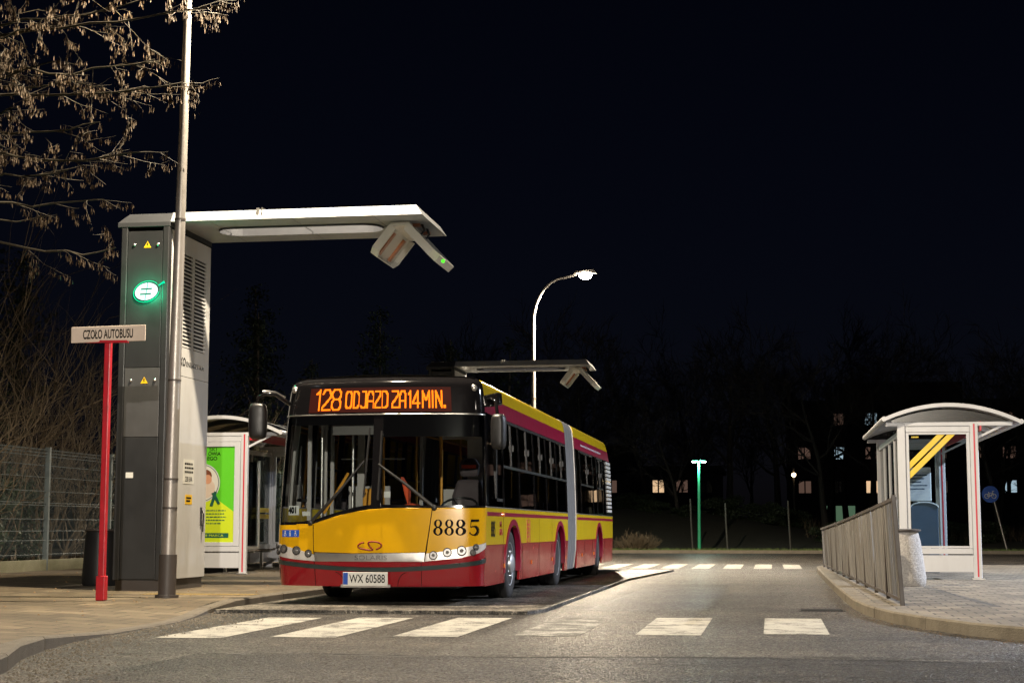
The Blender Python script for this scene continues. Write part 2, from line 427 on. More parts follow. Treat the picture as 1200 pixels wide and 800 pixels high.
# ------------------------------------------------------------------ ground materials
def asphalt(name, base, light, stone, patch_scale=0.35, bump=0.6):
    m = bpy.data.materials.new(name); m.use_nodes = True
    t = m.node_tree; b = t.nodes['Principled BSDF']; L = t.links.new
    geo = nd(t, 'ShaderNodeNewGeometry'); P = geo.outputs['Position']
    big = nd(t, 'ShaderNodeTexNoise', Scale=patch_scale, Detail=7.0, Roughness=0.65); L(P, big.inputs['Vector'])
    mp = nd(t, 'ShaderNodeMapping'); mp.inputs['Scale'].default_value = (1.6, 0.09, 1); L(P, mp.inputs['Vector'])
    track = nd(t, 'ShaderNodeTexNoise', Scale=1.0, Detail=5.0, Roughness=0.6); L(mp.outputs[0], track.inputs['Vector'])
    ad = nd(t, 'ShaderNodeMath', operation='ADD'); L(big.outputs['Fac'], ad.inputs[0]); L(track.outputs['Fac'], ad.inputs[1])
    rp = nd(t, 'ShaderNodeMapRange'); rp.inputs['From Min'].default_value = 0.82; rp.inputs['From Max'].default_value = 1.2; L(ad.outputs[0], rp.inputs['Value'])
    mx = nd(t, 'ShaderNodeMix', data_type='RGBA'); mx.inputs['A'].default_value = (*base, 1); mx.inputs['B'].default_value = (*light, 1)
    L(rp.outputs[0], mx.inputs['Factor'])
    vo = nd(t, 'ShaderNodeTexVoronoi', Scale=58.0); L(P, vo.inputs['Vector'])
    hs = nd(t, 'ShaderNodeSeparateColor'); L(vo.outputs['Color'], hs.inputs[0])
    sr = nd(t, 'ShaderNodeMapRange'); sr.inputs['From Min'].default_value = 0.5; sr.inputs['From Max'].default_value = 1.0; sr.inputs['To Max'].default_value = 0.9; L(hs.outputs[0], sr.inputs['Value'])
    m2 = nd(t, 'ShaderNodeMix', data_type='RGBA'); m2.inputs['B'].default_value = (*stone, 1); L(sr.outputs[0], m2.inputs['Factor']); L(mx.outputs['Result'], m2.inputs['A'])
    dk = nd(t, 'ShaderNodeMapRange'); dk.inputs['From Min'].default_value = 0.25; dk.inputs['From Max'].default_value = 0.7; dk.inputs['To Min'].default_value = 1.0; dk.inputs['To Max'].default_value = 0.12
    L(vo.outputs['Distance'], dk.inputs['Value'])
    m3 = nd(t, 'ShaderNodeMix', data_type='RGBA', blend_type='MULTIPLY'); m3.inputs['Factor'].default_value = 0.8
    L(m2.outputs['Result'], m3.inputs['A']); L(dk.outputs[0], m3.inputs['B'])
    v2 = nd(t, 'ShaderNodeTexVoronoi', Scale=26.0); L(P, v2.inputs['Vector'])
    h2 = nd(t, 'ShaderNodeSeparateColor'); L(v2.outputs['Color'], h2.inputs[0])
    r2 = nd(t, 'ShaderNodeMapRange'); r2.inputs['To Min'].default_value = 0.25; r2.inputs['To Max'].default_value = 1.7; L(h2.outputs[2], r2.inputs['Value'])
    st = nd(t, 'ShaderNodeTexNoise', Scale=0.8, Detail=9.0, Roughness=0.72); L(P, st.inputs['Vector'])
    sm_ = nd(t, 'ShaderNodeMapRange'); sm_.inputs['From Min'].default_value = 0.42; sm_.inputs['From Max'].default_value = 0.58; sm_.inputs['To Min'].default_value = 0.2; sm_.inputs['To Max'].default_value = 1.0; L(st.outputs['Fac'], sm_.inputs['Value'])
    md = nd(t, 'ShaderNodeTexNoise', Scale=4.5, Detail=7.0, Roughness=0.7); L(P, md.inputs['Vector'])
    mr = nd(t, 'ShaderNodeMapRange'); mr.inputs['From Min'].default_value = 0.36; mr.inputs['From Max'].default_value = 0.64; mr.inputs['To Min'].default_value = 0.35; mr.inputs['To Max'].default_value = 1.55; L(md.outputs['Fac'], mr.inputs['Value'])
    m0 = nd(t, 'ShaderNodeMath', operation='MULTIPLY'); L(mr.outputs[0], m0.inputs[0]); L(r2.outputs[0], m0.inputs[1])
    mm = nd(t, 'ShaderNodeMath', operation='MULTIPLY'); L(m0.outputs[0], mm.inputs[0]); L(sm_.outputs[0], mm.inputs[1])
    m4 = nd(t, 'ShaderNodeMix', data_type='RGBA', blend_type='MULTIPLY'); m4.inputs['Factor'].default_value = 1.0; L(m3.outputs['Result'], m4.inputs['A']); L(mm.outputs[0], m4.inputs['B'])
    L(m4.outputs['Result'], b.inputs['Base Color'])
    b.inputs['Roughness'].default_value = 0.62
    rr = nd(t, 'ShaderNodeMapRange'); rr.inputs['To Min'].default_value = 0.26; rr.inputs['To Max'].default_value = 0.85; L(hs.outputs[1], rr.inputs['Value']); L(rr.outputs[0], b.inputs['Roughness'])
    inv = nd(t, 'ShaderNodeMath', operation='SUBTRACT'); inv.inputs[0].default_value = 1.0; L(vo.outputs['Distance'], inv.inputs[1])
    nf = nd(t, 'ShaderNodeTexNoise', Scale=30.0, Detail=6.0); L(P, nf.inputs['Vector'])
    ad2 = nd(t, 'ShaderNodeMath', operation='ADD'); L(inv.outputs[0], ad2.inputs[0]); L(nf.outputs['Fac'], ad2.inputs[1])
    bp = nd(t, 'ShaderNodeBump', Strength=bump, Distance=0.04); L(ad2.outputs[0], bp.inputs['Height']); L(bp.outputs[0], b.inputs['Normal'])
    return m

def worn_paint(name, wear, under, paint=(0.46, 0.44, 0.38)):
    m = bpy.data.materials.new(name); m.use_nodes = True
    t = m.node_tree; b = t.nodes['Principled BSDF']; L = t.links.new
    geo = nd(t, 'ShaderNodeNewGeometry'); P = geo.outputs['Position']
    n1 = nd(t, 'ShaderNodeTexNoise', Scale=3.0, Detail=9.0, Roughness=0.75); L(P, n1.inputs['Vector'])
    n2 = nd(t, 'ShaderNodeTexNoise', Scale=70.0, Detail=3.0); L(P, n2.inputs['Vector'])
    ad = nd(t, 'ShaderNodeMath', operation='MULTIPLY_ADD'); ad.inputs[1].default_value = 0.5; L(n2.outputs['Fac'], ad.inputs[0]); L(n1.outputs['Fac'], ad.inputs[2])
    rp = nd(t, 'ShaderNodeMapRange'); rp.inputs['From Min'].default_value = wear - 0.05; rp.inputs['From Max'].default_value = wear + 0.06; L(ad.outputs[0], rp.inputs['Value'])
    cv = nd(t, 'ShaderNodeMix', data_type='RGBA'); cv.inputs['A'].default_value = (*[c * 0.75 for c in paint], 1); cv.inputs['B'].default_value = (*paint, 1); L(n1.outputs['Fac'], cv.inputs['Factor'])
    mx = nd(t, 'ShaderNodeMix', data_type='RGBA'); mx.inputs['B'].default_value = (*under, 1); L(rp.outputs[0], mx.inputs['Factor']); L(cv.outputs['Result'], mx.inputs['A'])
    L(mx.outputs['Result'], b.inputs['Base Color']); b.inputs['Roughness'].default_value = 0.7
    vo = nd(t, 'ShaderNodeTexVoronoi', Scale=75.0); L(P, vo.inputs['Vector'])
    bp = nd(t, 'ShaderNodeBump', Strength=0.4, Distance=0.01, invert=True); L(vo.outputs['Distance'], bp.inputs['Height']); L(bp.outputs[0], b.inputs['Normal'])
    return m

def pavers(name, c1, c2, mortar, bw, bh, rot=0.0, dirt=(0.10, 0.085, 0.06), damt=0.6):
    m = bpy.data.materials.new(name); m.use_nodes = True
    t = m.node_tree; b = t.nodes['Principled BSDF']; L = t.links.new
    geo = nd(t, 'ShaderNodeNewGeometry'); P = geo.outputs['Position']
    mp = nd(t, 'ShaderNodeMapping'); mp.inputs['Rotation'].default_value = (0, 0, rot); L(P, mp.inputs['Vector'])
    br = nd(t, 'ShaderNodeTexBrick', Scale=1.0); br.inputs['Color1'].default_value = (*c1, 1); br.inputs['Color2'].default_value = (*c2, 1); br.inputs['Mortar'].default_value = (*mortar, 1)
    br.inputs['Mortar Size'].default_value = 0.011; br.inputs['Brick Width'].default_value = bw; br.inputs['Row Height'].default_value = bh; br.inputs['Mortar Smooth'].default_value = 0.2
    L(mp.outputs[0], br.inputs['Vector'])
    n1 = nd(t, 'ShaderNodeTexNoise', Scale=0.9, Detail=8.0, Roughness=0.68); L(P, n1.inputs['Vector'])
    rp = nd(t, 'ShaderNodeMapRange'); rp.inputs['From Min'].default_value = 0.42; rp.inputs['From Max'].default_value = 0.7; rp.inputs['To Max'].default_value = damt; L(n1.outputs['Fac'], rp.inputs['Value'])
    mx = nd(t, 'ShaderNodeMix', data_type='RGBA'); mx.inputs['B'].default_value = (*dirt, 1); L(rp.outputs[0], mx.inputs['Factor']); L(br.outputs['Color'], mx.inputs['A'])
    n2 = nd(t, 'ShaderNodeTexNoise', Scale=45.0, Detail=6.0, Roughness=0.7); L(P, n2.inputs['Vector'])
    m2 = nd(t, 'ShaderNodeMix', data_type='RGBA', blend_type='OVERLAY'); m2.inputs['Factor'].default_value = 0.5; L(mx.outputs['Result'], m2.inputs['A']); L(n2.outputs['Color'], m2.inputs['B'])
    L(m2.outputs['Result'], b.inputs['Base Color']); b.inputs['Roughness'].default_value = 0.8
    sb = nd(t, 'ShaderNodeMath', operation='MULTIPLY_ADD'); sb.inputs[1].default_value = -1.0; L(br.outputs['Fac'], sb.inputs[0])
    ml = nd(t, 'ShaderNodeMath', operation='MULTIPLY'); ml.inputs[1].default_value = 0.7; L(n2.outputs['Fac'], ml.inputs[0]); L(ml.outputs[0], sb.inputs[2])
    bp = nd(t, 'ShaderNodeBump', Strength=0.5, Distance=0.01); L(sb.outputs[0], bp.inputs['Height']); L(bp.outputs[0], b.inputs['Normal'])
    return m

M['asphalt'] = asphalt('asphalt', (0.017, 0.0148, 0.0125), (0.075, 0.060, 0.045), (0.27, 0.235, 0.19))
M['bay'] = asphalt('bay_concrete', (0.20, 0.18, 0.145), (0.34, 0.30, 0.24), (0.36, 0.33, 0.28), bump=0.35)
M['stripe'] = worn_paint('crossing_paint', 0.79, (0.08, 0.075, 0.068))
M['stripe_worn'] = worn_paint('worn_crossing_paint', 0.70, (0.075, 0.07, 0.062), (0.5, 0.48, 0.43))
M['pave_left'] = pavers('tan_pavers', (0.175, 0.135, 0.082), (0.095, 0.072, 0.043), (0.022, 0.016, 0.01), 0.4, 0.4, 0.0, dirt=(0.05, 0.038, 0.022), damt=0.8)
M['pave_right'] = pavers('grey_pavers', (0.22, 0.185, 0.135), (0.095, 0.08, 0.06), (0.018, 0.015, 0.011), 0.3, 0.3, 0.0)
M['kerb'] = pmat('kerb_concrete', (0.13, 0.11, 0.082), 0.85, var=0.3, scale=7, bump=0.5, bscale=70, dirt=0.7, dirtcol=(0.07, 0.06, 0.045), dscale=3)
M['kerb_light'] = pmat('kerb_light_concrete', (0.17, 0.145, 0.105), 0.85, var=0.3, scale=9, bump=0.5, bscale=70, dirt=0.8, dirtcol=(0.07, 0.055, 0.038), dscale=3)
M['tactile'] = pmat('tactile_yellow', (0.20, 0.14, 0.05), 0.8, var=0.25, scale=6, dirt=0.5, dirtcol=(0.16, 0.12, 0.06))
M['tar'] = pmat('tar', (0.012, 0.011, 0.01), 0.6, bump=0.4)
M['soil'] = pmat('soil', (0.06, 0.048, 0.03), 0.95, var=0.4, scale=5, bump=0.5, dirt=0.5, dirtcol=(0.03, 0.035, 0.012))
M['turf'] = pmat('turf', (0.055, 0.075, 0.02), 0.95, var=0.45, scale=2.5, bump=0.8, bscale=25, dirt=0.6, dirtcol=(0.11, 0.09, 0.04))
M['blade'] = pmat('grass_blade', (0.075, 0.11, 0.025), 0.8, var=0.5, scale=4)
M['bank'] = pmat('bank_turf', (0.018, 0.018, 0.012), 0.95, var=0.5, scale=1.5, bump=0.8, bscale=12)
M['stone'] = pmat('loose_stone', (0.11, 0.092, 0.066), 0.9, var=0.5, scale=25)
M['leaf'] = pmat('dead_leaf', (0.16, 0.10, 0.045), 0.85, var=0.5, scale=15)

def sheet(name, pts, z, mat, kind='structure', lab=None):
    mb = MB(); mb.add([(x, y, z) for x, y in pts], [tuple(range(len(pts)))])
    return mb.build(name, mat, kind=kind, fix=False)

sheet('ground', [(-900, -300), (900, -300), (900, 1500), (-900, 1500)], -0.03, M['soil'])
sheet('road', [(-60, -40), (60, -40), (60, 66.8), (-60, 66.8)], 0.0, M['asphalt'])

M['asphalt_rough'] = asphalt('rough_asphalt', (0.012, 0.0105, 0.009), (0.052, 0.042, 0.032), (0.24, 0.21, 0.17), bump=1.0)
rp_ = random.Random(31)
edge = [(-4.6 + k * .3, 12.72 + .10 * sin(k * .55) + .25 * k / 30 + rp_.uniform(-.05, .05)) for k in range(32)]
mb = MB()
for a, b in zip(edge, edge[1:]): mb.quad((a[0], 2, .0025), (b[0], 2, .0025), (b[0], b[1], .0025), (a[0], a[1], .0025))
mb.build('road_patch', M['asphalt_rough'], kind='structure', fix=False)
mb = MB()
for i, (a, b) in enumerate(zip(edge[3:], edge[4:])):
    w0, w1 = (.012 + .05 * abs(sin(i * .7 + .3)) ** 2, .012 + .05 * abs(sin((i + 1) * .7 + .3)) ** 2)
    mb.quad((a[0], a[1] - w0, .0055), (b[0], b[1] - w1, .0055), (b[0], b[1] + w1 * .4, .0055), (a[0], a[1] + w0 * .4, .0055))
mb.build('road_crack', pmat('crack', (0.006, 0.005, 0.004), 0.9, bump=0.5), kind='structure', fix=False)
pe = [(-2.3, 20.2), (-1.75, 20.0), (-1.2, 20.3), (-.75, 20.1), (-.7, 24), (-.8, 29.5), (-1.4, 29.8), (-2.1, 29.6), (-2.2, 25)]
sheet('road_patch', pe, .0022, M['asphalt_rough'])  # darker sheet painting in the long shadow band on the road beside the bus

# ---- left pavement with a dropped kerb at the crossing
Ls = [(-4.4, -40, .12), (-4.55, 4, .12), (-4.75, 8, .12), (-5.13, 10.4, .12), (-5.42, 11.1, .12), (-5.72, 11.9, .12), (-5.95, 12.8, .11), (-6.12, 13.7, .07), (-6.2, 14.4, .03), (-6.22, 15.5, .02),
      (-6.3, 16.8, .02), (-6.5, 18.0, .03), (-6.62, 18.7, .06), (-6.66, 19.3, .10), (-6.66, 20.0, .12), (-6.64, 24, .12), (-6.62, 32, .12), (-6.6, 40, .12), (-6.6, 47.0, .12)]
def left_edge(y):
    for (x0, y0, z0), (x1, y1, z1) in zip(Ls, Ls[1:]):
        if y0 <= y <= y1:
            t = (y - y0) / (y1 - y0); return x0 + (x1 - x0) * t, z0 + (z1 - z0) * t
    return Ls[-1][0], Ls[-1][2]
ysL = sorted(set([p[1] for p in Ls] + frange(10, 22, 48)))
mb = MB(); rows = []
for y in ysL:
    x, z = left_edge(y)
    rows.append([(-15.2, y, .12), (x - 2.4, y, .12), (x - 1.2, y, .12 - (.12 - z) * .35), (x - 0.15, y, z)])
for i in range(len(rows) - 1):
    for k in range(3):
        mb.quad(rows[i][k], rows[i][k + 1], rows[i + 1][k + 1], rows[i + 1][k])
mb.build('pavement', M['pave_left'], kind='structure', weld=True, smooth=30)
# kerb stones: one metre long, with open joints
def kerb_run(name, pts, mat, w=0.15, gap=0.008, side=1, under=0.05, rise=0.004):
    """pts (x, y, top z) along the road edge; the stones stand on the side away from the road"""
    mb = MB()
    # resample to 1 m
    P = [Vector(p) for p in pts]
    cum = [0]
    for a, b in zip(P, P[1:]): cum.append(cum[-1] + (b.xy - a.xy).length)
    def at(s):
        for i in range(len(P) - 1):
            if cum[i] <= s <= cum[i + 1]:
                return P[i].lerp(P[i + 1], (s - cum[i]) / (cum[i + 1] - cum[i]))
        return P[-1].copy()
    s = 0; rng = random.Random(5)
    while s < cum[-1] - 0.2:
        e = min(s + 1.0, cum[-1])
        a, b = at(s + gap / 2), at(e - gap / 2)
        t = (b - a); t.z = 0; t.normalize()
        n = Vector((-t.y, t.x, 0)) * side
        j = rng.uniform(-.004, .004)
        vs = [a - n * .0 + n * j, a + n * (w + j), b + n * (w + j), b + n * j]
        low = [Vector((p.x, p.y, -under)) for p in vs]
        ch = 0.018
        top = []
        for i, p in enumerate(vs):
            q = p.copy(); q.z += rise + rng.uniform(-.002, .002)
            top.append(q)
        # chamfer on the road side
        mid = [top[0] - Vector((0, 0, ch)), top[3] - Vector((0, 0, ch))]
        top[0] = top[0] + n * ch; top[3] = top[3] + n * ch
        V = low + [mid[0], top[1], top[2], mid[1], top[0], top[3]]
        F = [(0, 3, 7, 4), (4, 7, 9, 8), (8, 9, 6, 5), (1, 5, 6, 2), (0, 4, 8, 5, 1), (3, 2, 6, 9, 7)]
        mb.add(V, F)
        s = e
    return mb.build(name, mat, kind='structure')
kerb_run('kerb', [(x, y, z) for x, y, z in Ls], M['kerb'], side=1)

# ---- right pavement, an island corner with a rounded kerb
Rs = [(30, 13.6, .12), (12, 13.7, .12), (6, 13.95, .12), (3.6, 14.3, .12), (2.6, 14.75, .12), (1.98, 15.5, .12), (1.58, 16.6, .12), (1.27, 17.8, .12), (1.07, 19.2, .12), (0.98, 21, .12), (0.96, 25, .12), (0.97, 32, .12), (0.99, 38.6, .12), (1.12, 39.8, .12), (1.6, 40.7, .12), (2.6, 41.1, .12), (8, 41.2, .12), (30, 41.4, .12)]
inner = [(x, y) for x, y, z in Rs]
def off_in(pts, d):
    out = []
    for i, p in enumerate(pts):
        a = Vector(pts[max(i - 1, 0)]); b = Vector(pts[min(i + 1, len(pts) - 1)])
        t = (b - a).normalized(); n = Vector((t.y, -t.x))
        out.append((p[0] + n.x * d, p[1] + n.y * d))
    return out
ri = off_in(inner, 0.15)
mb = MB(); mb.add([(x, y, .12) for x, y in ri], [tuple(range(len(ri)))])
mb.build('pavement', M['pave_right'], kind='structure', fix=False)
kerb_run('kerb', Rs, M['kerb_light'], side=-1)
# ---- bus bay of concrete, slightly raised, with a tarred joint
mb = MB()
bay = [(-6.58, 18.75), (-4.5, 18.9), (-2.84, 18.95), (-2.72, 19.6), (-2.76, 31.6), (-2.3, 38.5), (-6.58, 38.5)]
mb.prism(bay, lambda x, y: (x, y, -0.02), lambda x, y: (x, y, 0.042))
mb.build('bus_bay', M['bay'], kind='structure')
mb = MB()
jl = [(-6.56, 18.68)] + [(-6.4 + i * .18, 18.70 + .22 * min(1, i / 18) + random.Random(i).uniform(-.025, .025)) for i in range(21)]
for i in range(len(jl) - 1):
    w0, w1 = random.Random(i + 70).uniform(.02, .06), random.Random(i + 71).uniform(.02, .06)
    a, b = jl[i], jl[i + 1]
    mb.quad((a[0], a[1] - w0, .006), (b[0], b[1] - w1, .006), (b[0], b[1] + w1, .006), (a[0], a[1] + w0, .006))
rj = random.Random(8)
for path, wd in (([(-5.2, 12.6), (-3.8, 12.75), (-2.4, 12.7), (-1.2, 12.95), (.2, 12.9), (1.6, 13.15), (2.4, 13.2)], .035), ([(-2.6, 11.55), (-1.6, 11.75), (-.6, 11.5), (.5, 11.35), (1.2, 11.2)], .02), ([(-1.0, 12.2), (0.1, 12.35), (1.0, 12.3)], .045), ([(1.5, 10.6), (2.0, 11.6), (2.2, 12.6)], .015)):
    pts = []
    for (x0, y0), (x1, y1) in zip(path, path[1:]):
        for k in range(9):
            t = k / 9; xx = x0 + (x1 - x0) * t; pts.append((xx, y0 + (y1 - y0) * t + rj.uniform(-.02, .02) + .10 * sin(xx * 2.3 + y0) + .06 * sin(xx * 5.1), wd * rj.uniform(.1, 1.3) * (.35 + .65 * abs(sin(xx * 1.7 + y0)))))
    for a, b in zip(pts, pts[1:]):
        mb.quad((a[0], a[1] - a[2], .004), (b[0], b[1] - b[2], .004), (b[0], b[1] + b[2], .004), (a[0], a[1] + a[2], .004))
mb.build('road_joint', M['tar'], kind='structure', fix=False)
# ---- pedestrian crossings
def crossing(lefts, wid, ynear, yfar, mats, z=.004):
    mbs = [MB(), MB()]
    rng = random.Random(3)
    for i, (x, worn) in enumerate(lefts):
        mbx = mbs[worn]
        y0, y1 = ynear(x), yfar(x)
        n = 14
        for k in range(n):
            ya, yb = y0 + (y1 - y0) * k / n, y0 + (y1 - y0) * (k + 1) / n
            mbx.quad((x, ya, z), (x + wid, ya + .02, z), (x + wid, yb + .02, z), (x, yb, z))
    for q, mt in zip(mbs, mats):
        if q.v: q.build('crossing_markings', mt, kind='structure', fix=False)
crossing([(-5.64, 0), (-4.62, 0), (-3.52, 0), (-2.42, 1), (-1.3, 0), (-.1, 0)], .62, lambda x: 14.45 + (x + 5.64) * .25, lambda x: min(17.9 + (x + 5.64) * .14, 18.62), (M['stripe'], M['stripe_worn']))
crossing([(-5.15, 0), (-4.35, 0), (-3.58, 0), (-2.81, 0), (-2.04, 0), (-1.25, 0), (-.48, 0), (.27, 0)], .45, lambda x: 41.3, lambda x: 46.2, (M['stripe'], M['stripe_worn']))
# a manhole grate in the gutter and loose stones along the kerb
mb = MB()
mb.box((.30, 20.3, -.02), (.86, 20.75, .006))
for k in range(9): mb.box((.33, 20.33 + k * .045, .006), (.83, 20.352 + k * .045, .016))
g = mb.build('gutter_grate', M['rubber'])
tag(g, 'iron gutter grate set in the road beside the right kerb', 'drain grate')
rng = random.Random(11)
def scatter(name, label, cat, fn, n, mat, smin, smax):
    mb = MB()
    for _ in range(n):
        x, y, z = fn()
        s = rng.uniform(smin, smax); a = rng.uniform(0, 6.28)
        vs = []
        for k in range(5):
            aa = a + k * 2 * pi / 5; r = s * rng.uniform(.6, 1)
            vs.append((x + r * cos(aa), y + r * sin(aa), z + s * rng.uniform(0, .15)))
        vs.append((x, y, z + s * rng.uniform(.45, .9)))
        mb.add(vs, [(k, (k + 1) % 5, 5) for k in range(5)])
    o = mb.build(name, mat, fix=True)
    return tag(o, label, cat, kind='stuff')
def f_left():
    y = rng.uniform(9.0, 20.5) if rng.random() < .8 else rng.uniform(20, 30)
    x, z = left_edge(y)
    d = abs(rng.gauss(0, .35))
    return (x + .02 + d, y, .0 if x + d < -2.7 and y < 18.7 else .0)
scatter('gravel', 'loose grit and small stones swept against the left kerb', 'gravel', f_left, 2600, M['stone'], .005, .022)
def f_right():
    i = rng.randrange(4, 13); t = rng.random()
    a, b = Rs[i], Rs[i + 1]
    d = abs(rng.gauss(0, .2))
    return (a[0] + (b[0] - a[0]) * t - d - .02, a[1] + (b[1] - a[1]) * t - d * .4, 0)
scatter('gravel', 'fine grit lying in the gutter along the right kerb', 'gravel', f_right, 700, M['leaf'], .003, .010)
def f_leaf():
    y = rng.uniform(14, 34); x, z = left_edge(y)
    return (x - rng.uniform(.3, 8), y, .123)
scatter('dead_leaves', 'scraps of dead leaf scattered over the left pavement', 'leaves', f_leaf, 260, M['leaf'], .01, .03)
mb = MB()
for xa in (-8.3,):
    pass
mb.box((-8.4, 20.95, .10), (-6.85, 21.35, .124))
for i in range(30):
    for j in range(7):
        x, y = -8.36 + i * .051, 20.98 + j * .051
        mb.lathe([(.017, .124), (.011, .130)], (x, y, 0), n=6)
mb.build('tactile_strip', M['tactile'], kind='structure', fix=True)

# ---- verge and bank beyond the far road
mb = MB()
mb.box((-70, 66.8, -.02), (70, 66.95, .13))
mb.build('kerb', M['kerb'], kind='structure')
def hill(x, y):
    h = .10
    t = max(0, min(1, (y - 72.5) / 9)); t = t * t * (3 - 2 * t)
    prof = 1.9 if x < -4 else 1.9 - (x + 4) * .19 if x < 4 else .38
    prof = max(prof, .38)
    return h + t * prof + (.08 * sin(x * .9) * sin(y * .7) if y > 73 else 0)
mb = MB()
xs = frange(-70, 70, 90); ysv = frange(66.95, 72, 6) + frange(73, 125, 30)
idx = {}
vs, fs = [], []
for j, y in enumerate(ysv):
    for i, x in enumerate(xs):
        vs.append((x, y, hill(x, y)))
n = len(xs)
for j in range(len(ysv) - 1):
    for i in range(n - 1):
        fs.append((j*n+i, j*n+i+1, (j+1)*n+i+1, (j+1)*n+i))
near = [f for f in fs if vs[f[0]][1] < 71.9]; far = [f for f in fs if vs[f[0]][1] >= 71.9]
mb.add(vs, near, 0); mb.add(vs, far, 1)
mb.build('verge', [M['turf'], M['bank']], kind='structure', smooth=60, fix=False)
mb = MB()
for _ in range(9000):
    x = rng.uniform(-12, 14); y = 67 + abs(rng.gauss(0, 1.6))
    if y > 72: continue
    h = rng.uniform(.04, .13); a = rng.uniform(0, pi); w = .008
    dx, dy = cos(a) * w, sin(a) * w
    mb.add([(x - dx, y - dy, .09), (x + dx, y + dy, .09), (x + rng.uniform(-.04, .04), y + rng.uniform(-.04, .04), .1 + h)], [(0, 1, 2)])
tag(mb.build('grass', M['blade'], fix=False), 'short rough grass on the verge across the far road', 'grass', kind='stuff')
# soil strip below the left fence
sheet('soil_strip', [(-15.9, -10), (-15.2, -10), (-15.2, 62), (-15.9, 62)], .10, M['soil'])
# ------------------------------------------------------------------ articulated bus
BX = -4.965                                  # centre line
YR = 37.2
bus = thing('articulated_bus', (BX, 28.8, 0.03), 'long articulated city bus in yellow and red with a lit amber destination display', 'bus')
HT = [(.2, 1.33), (.27, 1.34), (.8, 1.362), (1.3, 1.362), (2.1, 1.338), (2.5, 1.316), (2.71, 1.298), (2.80, 1.286), (2.87, 1.268), (2.92, 1.235), (2.95, 1.175), (3.2, .6)]
def interp(T, z):
    if z <= T[0][0]: return T[0][1]
    for (a, va), (b, vb) in zip(T, T[1:]):
        if z <= b: return va + (vb - va) * (z - a) / (b - a)
    return T[-1][1]
def hw(z): return interp(HT, z)
def lean(z):
    d = 0.0
    if z < .6: d = .06 * (.6 - z) / .33
    elif z < 1.25: d = .04 * (z - .6) / .65
    else: d = .04 + .11 * (z - 1.25)
    if z > 2.85: d += .12 * ((z - 2.85) / .10) ** 2
    return d
A1 = radians(12.3)
RC = .25
def plan(s):
    """front face in plan: a shallow curve, a rounded corner, then straight along the side"""
    g = 1 if s >= 0 else -1
    a = abs(s)
    if a <= 1.09: return g * a, .1 * (a / 1.0) ** 2
    x0, y0 = 1.09, .1 * 1.09 ** 2
    r = RC
    L = r * (pi / 2 - A1)
    if a <= 1.09 + L:
        t = A1 + (a - 1.09) / r
        return g * (x0 + r * (sin(t) - sin(A1))), y0 + r * (cos(A1) - cos(t))
    return g * (x0 + r * (1 - sin(A1))), y0 + r * cos(A1) + (a - 1.09 - L)
XE = plan(1.6)[0]
SE = 1.09 + RC * (pi / 2 - A1)             # where the corner turns into the side
YC = plan(SE)[1]
Y0 = 20.12
def SF(s, z):
    x, y = plan(s + .035 * max(0, 1 - (abs(s) / 1.3) ** 4))
    return (BX + x / XE * hw(z), Y0 + y + lean(z), z)
def yfront(z): return Y0 + YC + lean(z)
def SRt(y, z): return (BX + hw(z), y, z)
def SLf(a, z): return (BX - hw(z), -a, z)
CA = frange(-1.1, 1.1, 22) + frange(1.1, SE, 10) + [-v for v in frange(1.1, SE, 10)]
CZ = frange(.3, 2.7, 12) + [2.72, 2.75, 2.78, 2.81, 2.84, 2.87, 2.9, 2.93]
CY = frange(21, 37, 20)
Zp = lambda y: 1.23 - (y - 598) / 90.9
Sp = lambda x: (x - 450) / 90.0

def front(name, poly, mat, off=0, th=.03, smooth=35, parent=None, flip=False, mats=None):
    mb = MB(); patch(mb, poly, SF, CA, CZ, off, th)
    return mb.build(name, mat, parent or bus, smooth=smooth, fix=th > 0)

# --- front skin
hd_pts = [(-SE, 2.455), (-.7, 2.462), (0, 2.465), (.7, 2.462), (SE, 2.455), (SE, 2.95), (-SE, 2.95)]
front('header_panel', hd_pts, M['gloss_black'], 0, .03)
GAP = .006
bon_top = [(-.815, 1.054), (-.70, 1.095), (-.555, 1.142), (-.42, 1.178), (-.28, 1.208), (-.11, 1.236), (.1, 1.25), (.35, 1.256), (.645, 1.252)]
front('bonnet_flap', bon_top + [(.575, .705), (.3, .70), (-.3, .69), (-.795, .705)], M['yellow'], .004, .03)
front('corner_panel', [(-SE, 1.043), (-.815 - GAP, 1.047), (-.80 - GAP, .68), (-1.05, .74), (-1.25, .795), (-SE, .82)], M['yellow'], .002, .03)
front('corner_panel', [(.645 + GAP, 1.252), (SE, 1.262), (SE, .83), (1.2, .79), (.9, .73), (.58 + GAP, .69)], M['yellow'], .002, .03)
# windscreen panes, black surround
front('windscreen_pane', [(-SE + .03, 2.44), (-.1, 2.45), (-.1, 1.30), (-.28, 1.265), (-.55, 1.19), (-.8, 1.10), (-1.0, 1.07), (-SE + .03, 1.07)], M['windscreen'], -.006, 0)
front('windscreen_pane', [(.02, 2.45), (SE - .03, 2.44), (SE - .03, 1.285), (.65, 1.28), (.02, 1.30)], M['windscreen'], -.006, 0)
front('windscreen_divider', [(-.1, 2.455), (.02, 2.455), (.02, 1.24), (-.1, 1.24)], M['gloss_black'], 0, .04)
front('windscreen_surround', [(-SE, 1.046), (-.815, 1.05)] + bon_top[1:] + [(SE, 1.265), (SE, 1.29), (.65, 1.29), (.02, 1.305), (-.11, 1.30), (-.28, 1.275), (-.55, 1.20), (-.8, 1.115), (-1.0, 1.085), (-SE, 1.085)], M['gloss_black'], -.002, .03)
front('windscreen_surround', [(-SE, 1.08), (-SE + .035, 1.08), (-SE + .035, 2.455), (-SE, 2.455)], M['gloss_black'], -.001, .03)
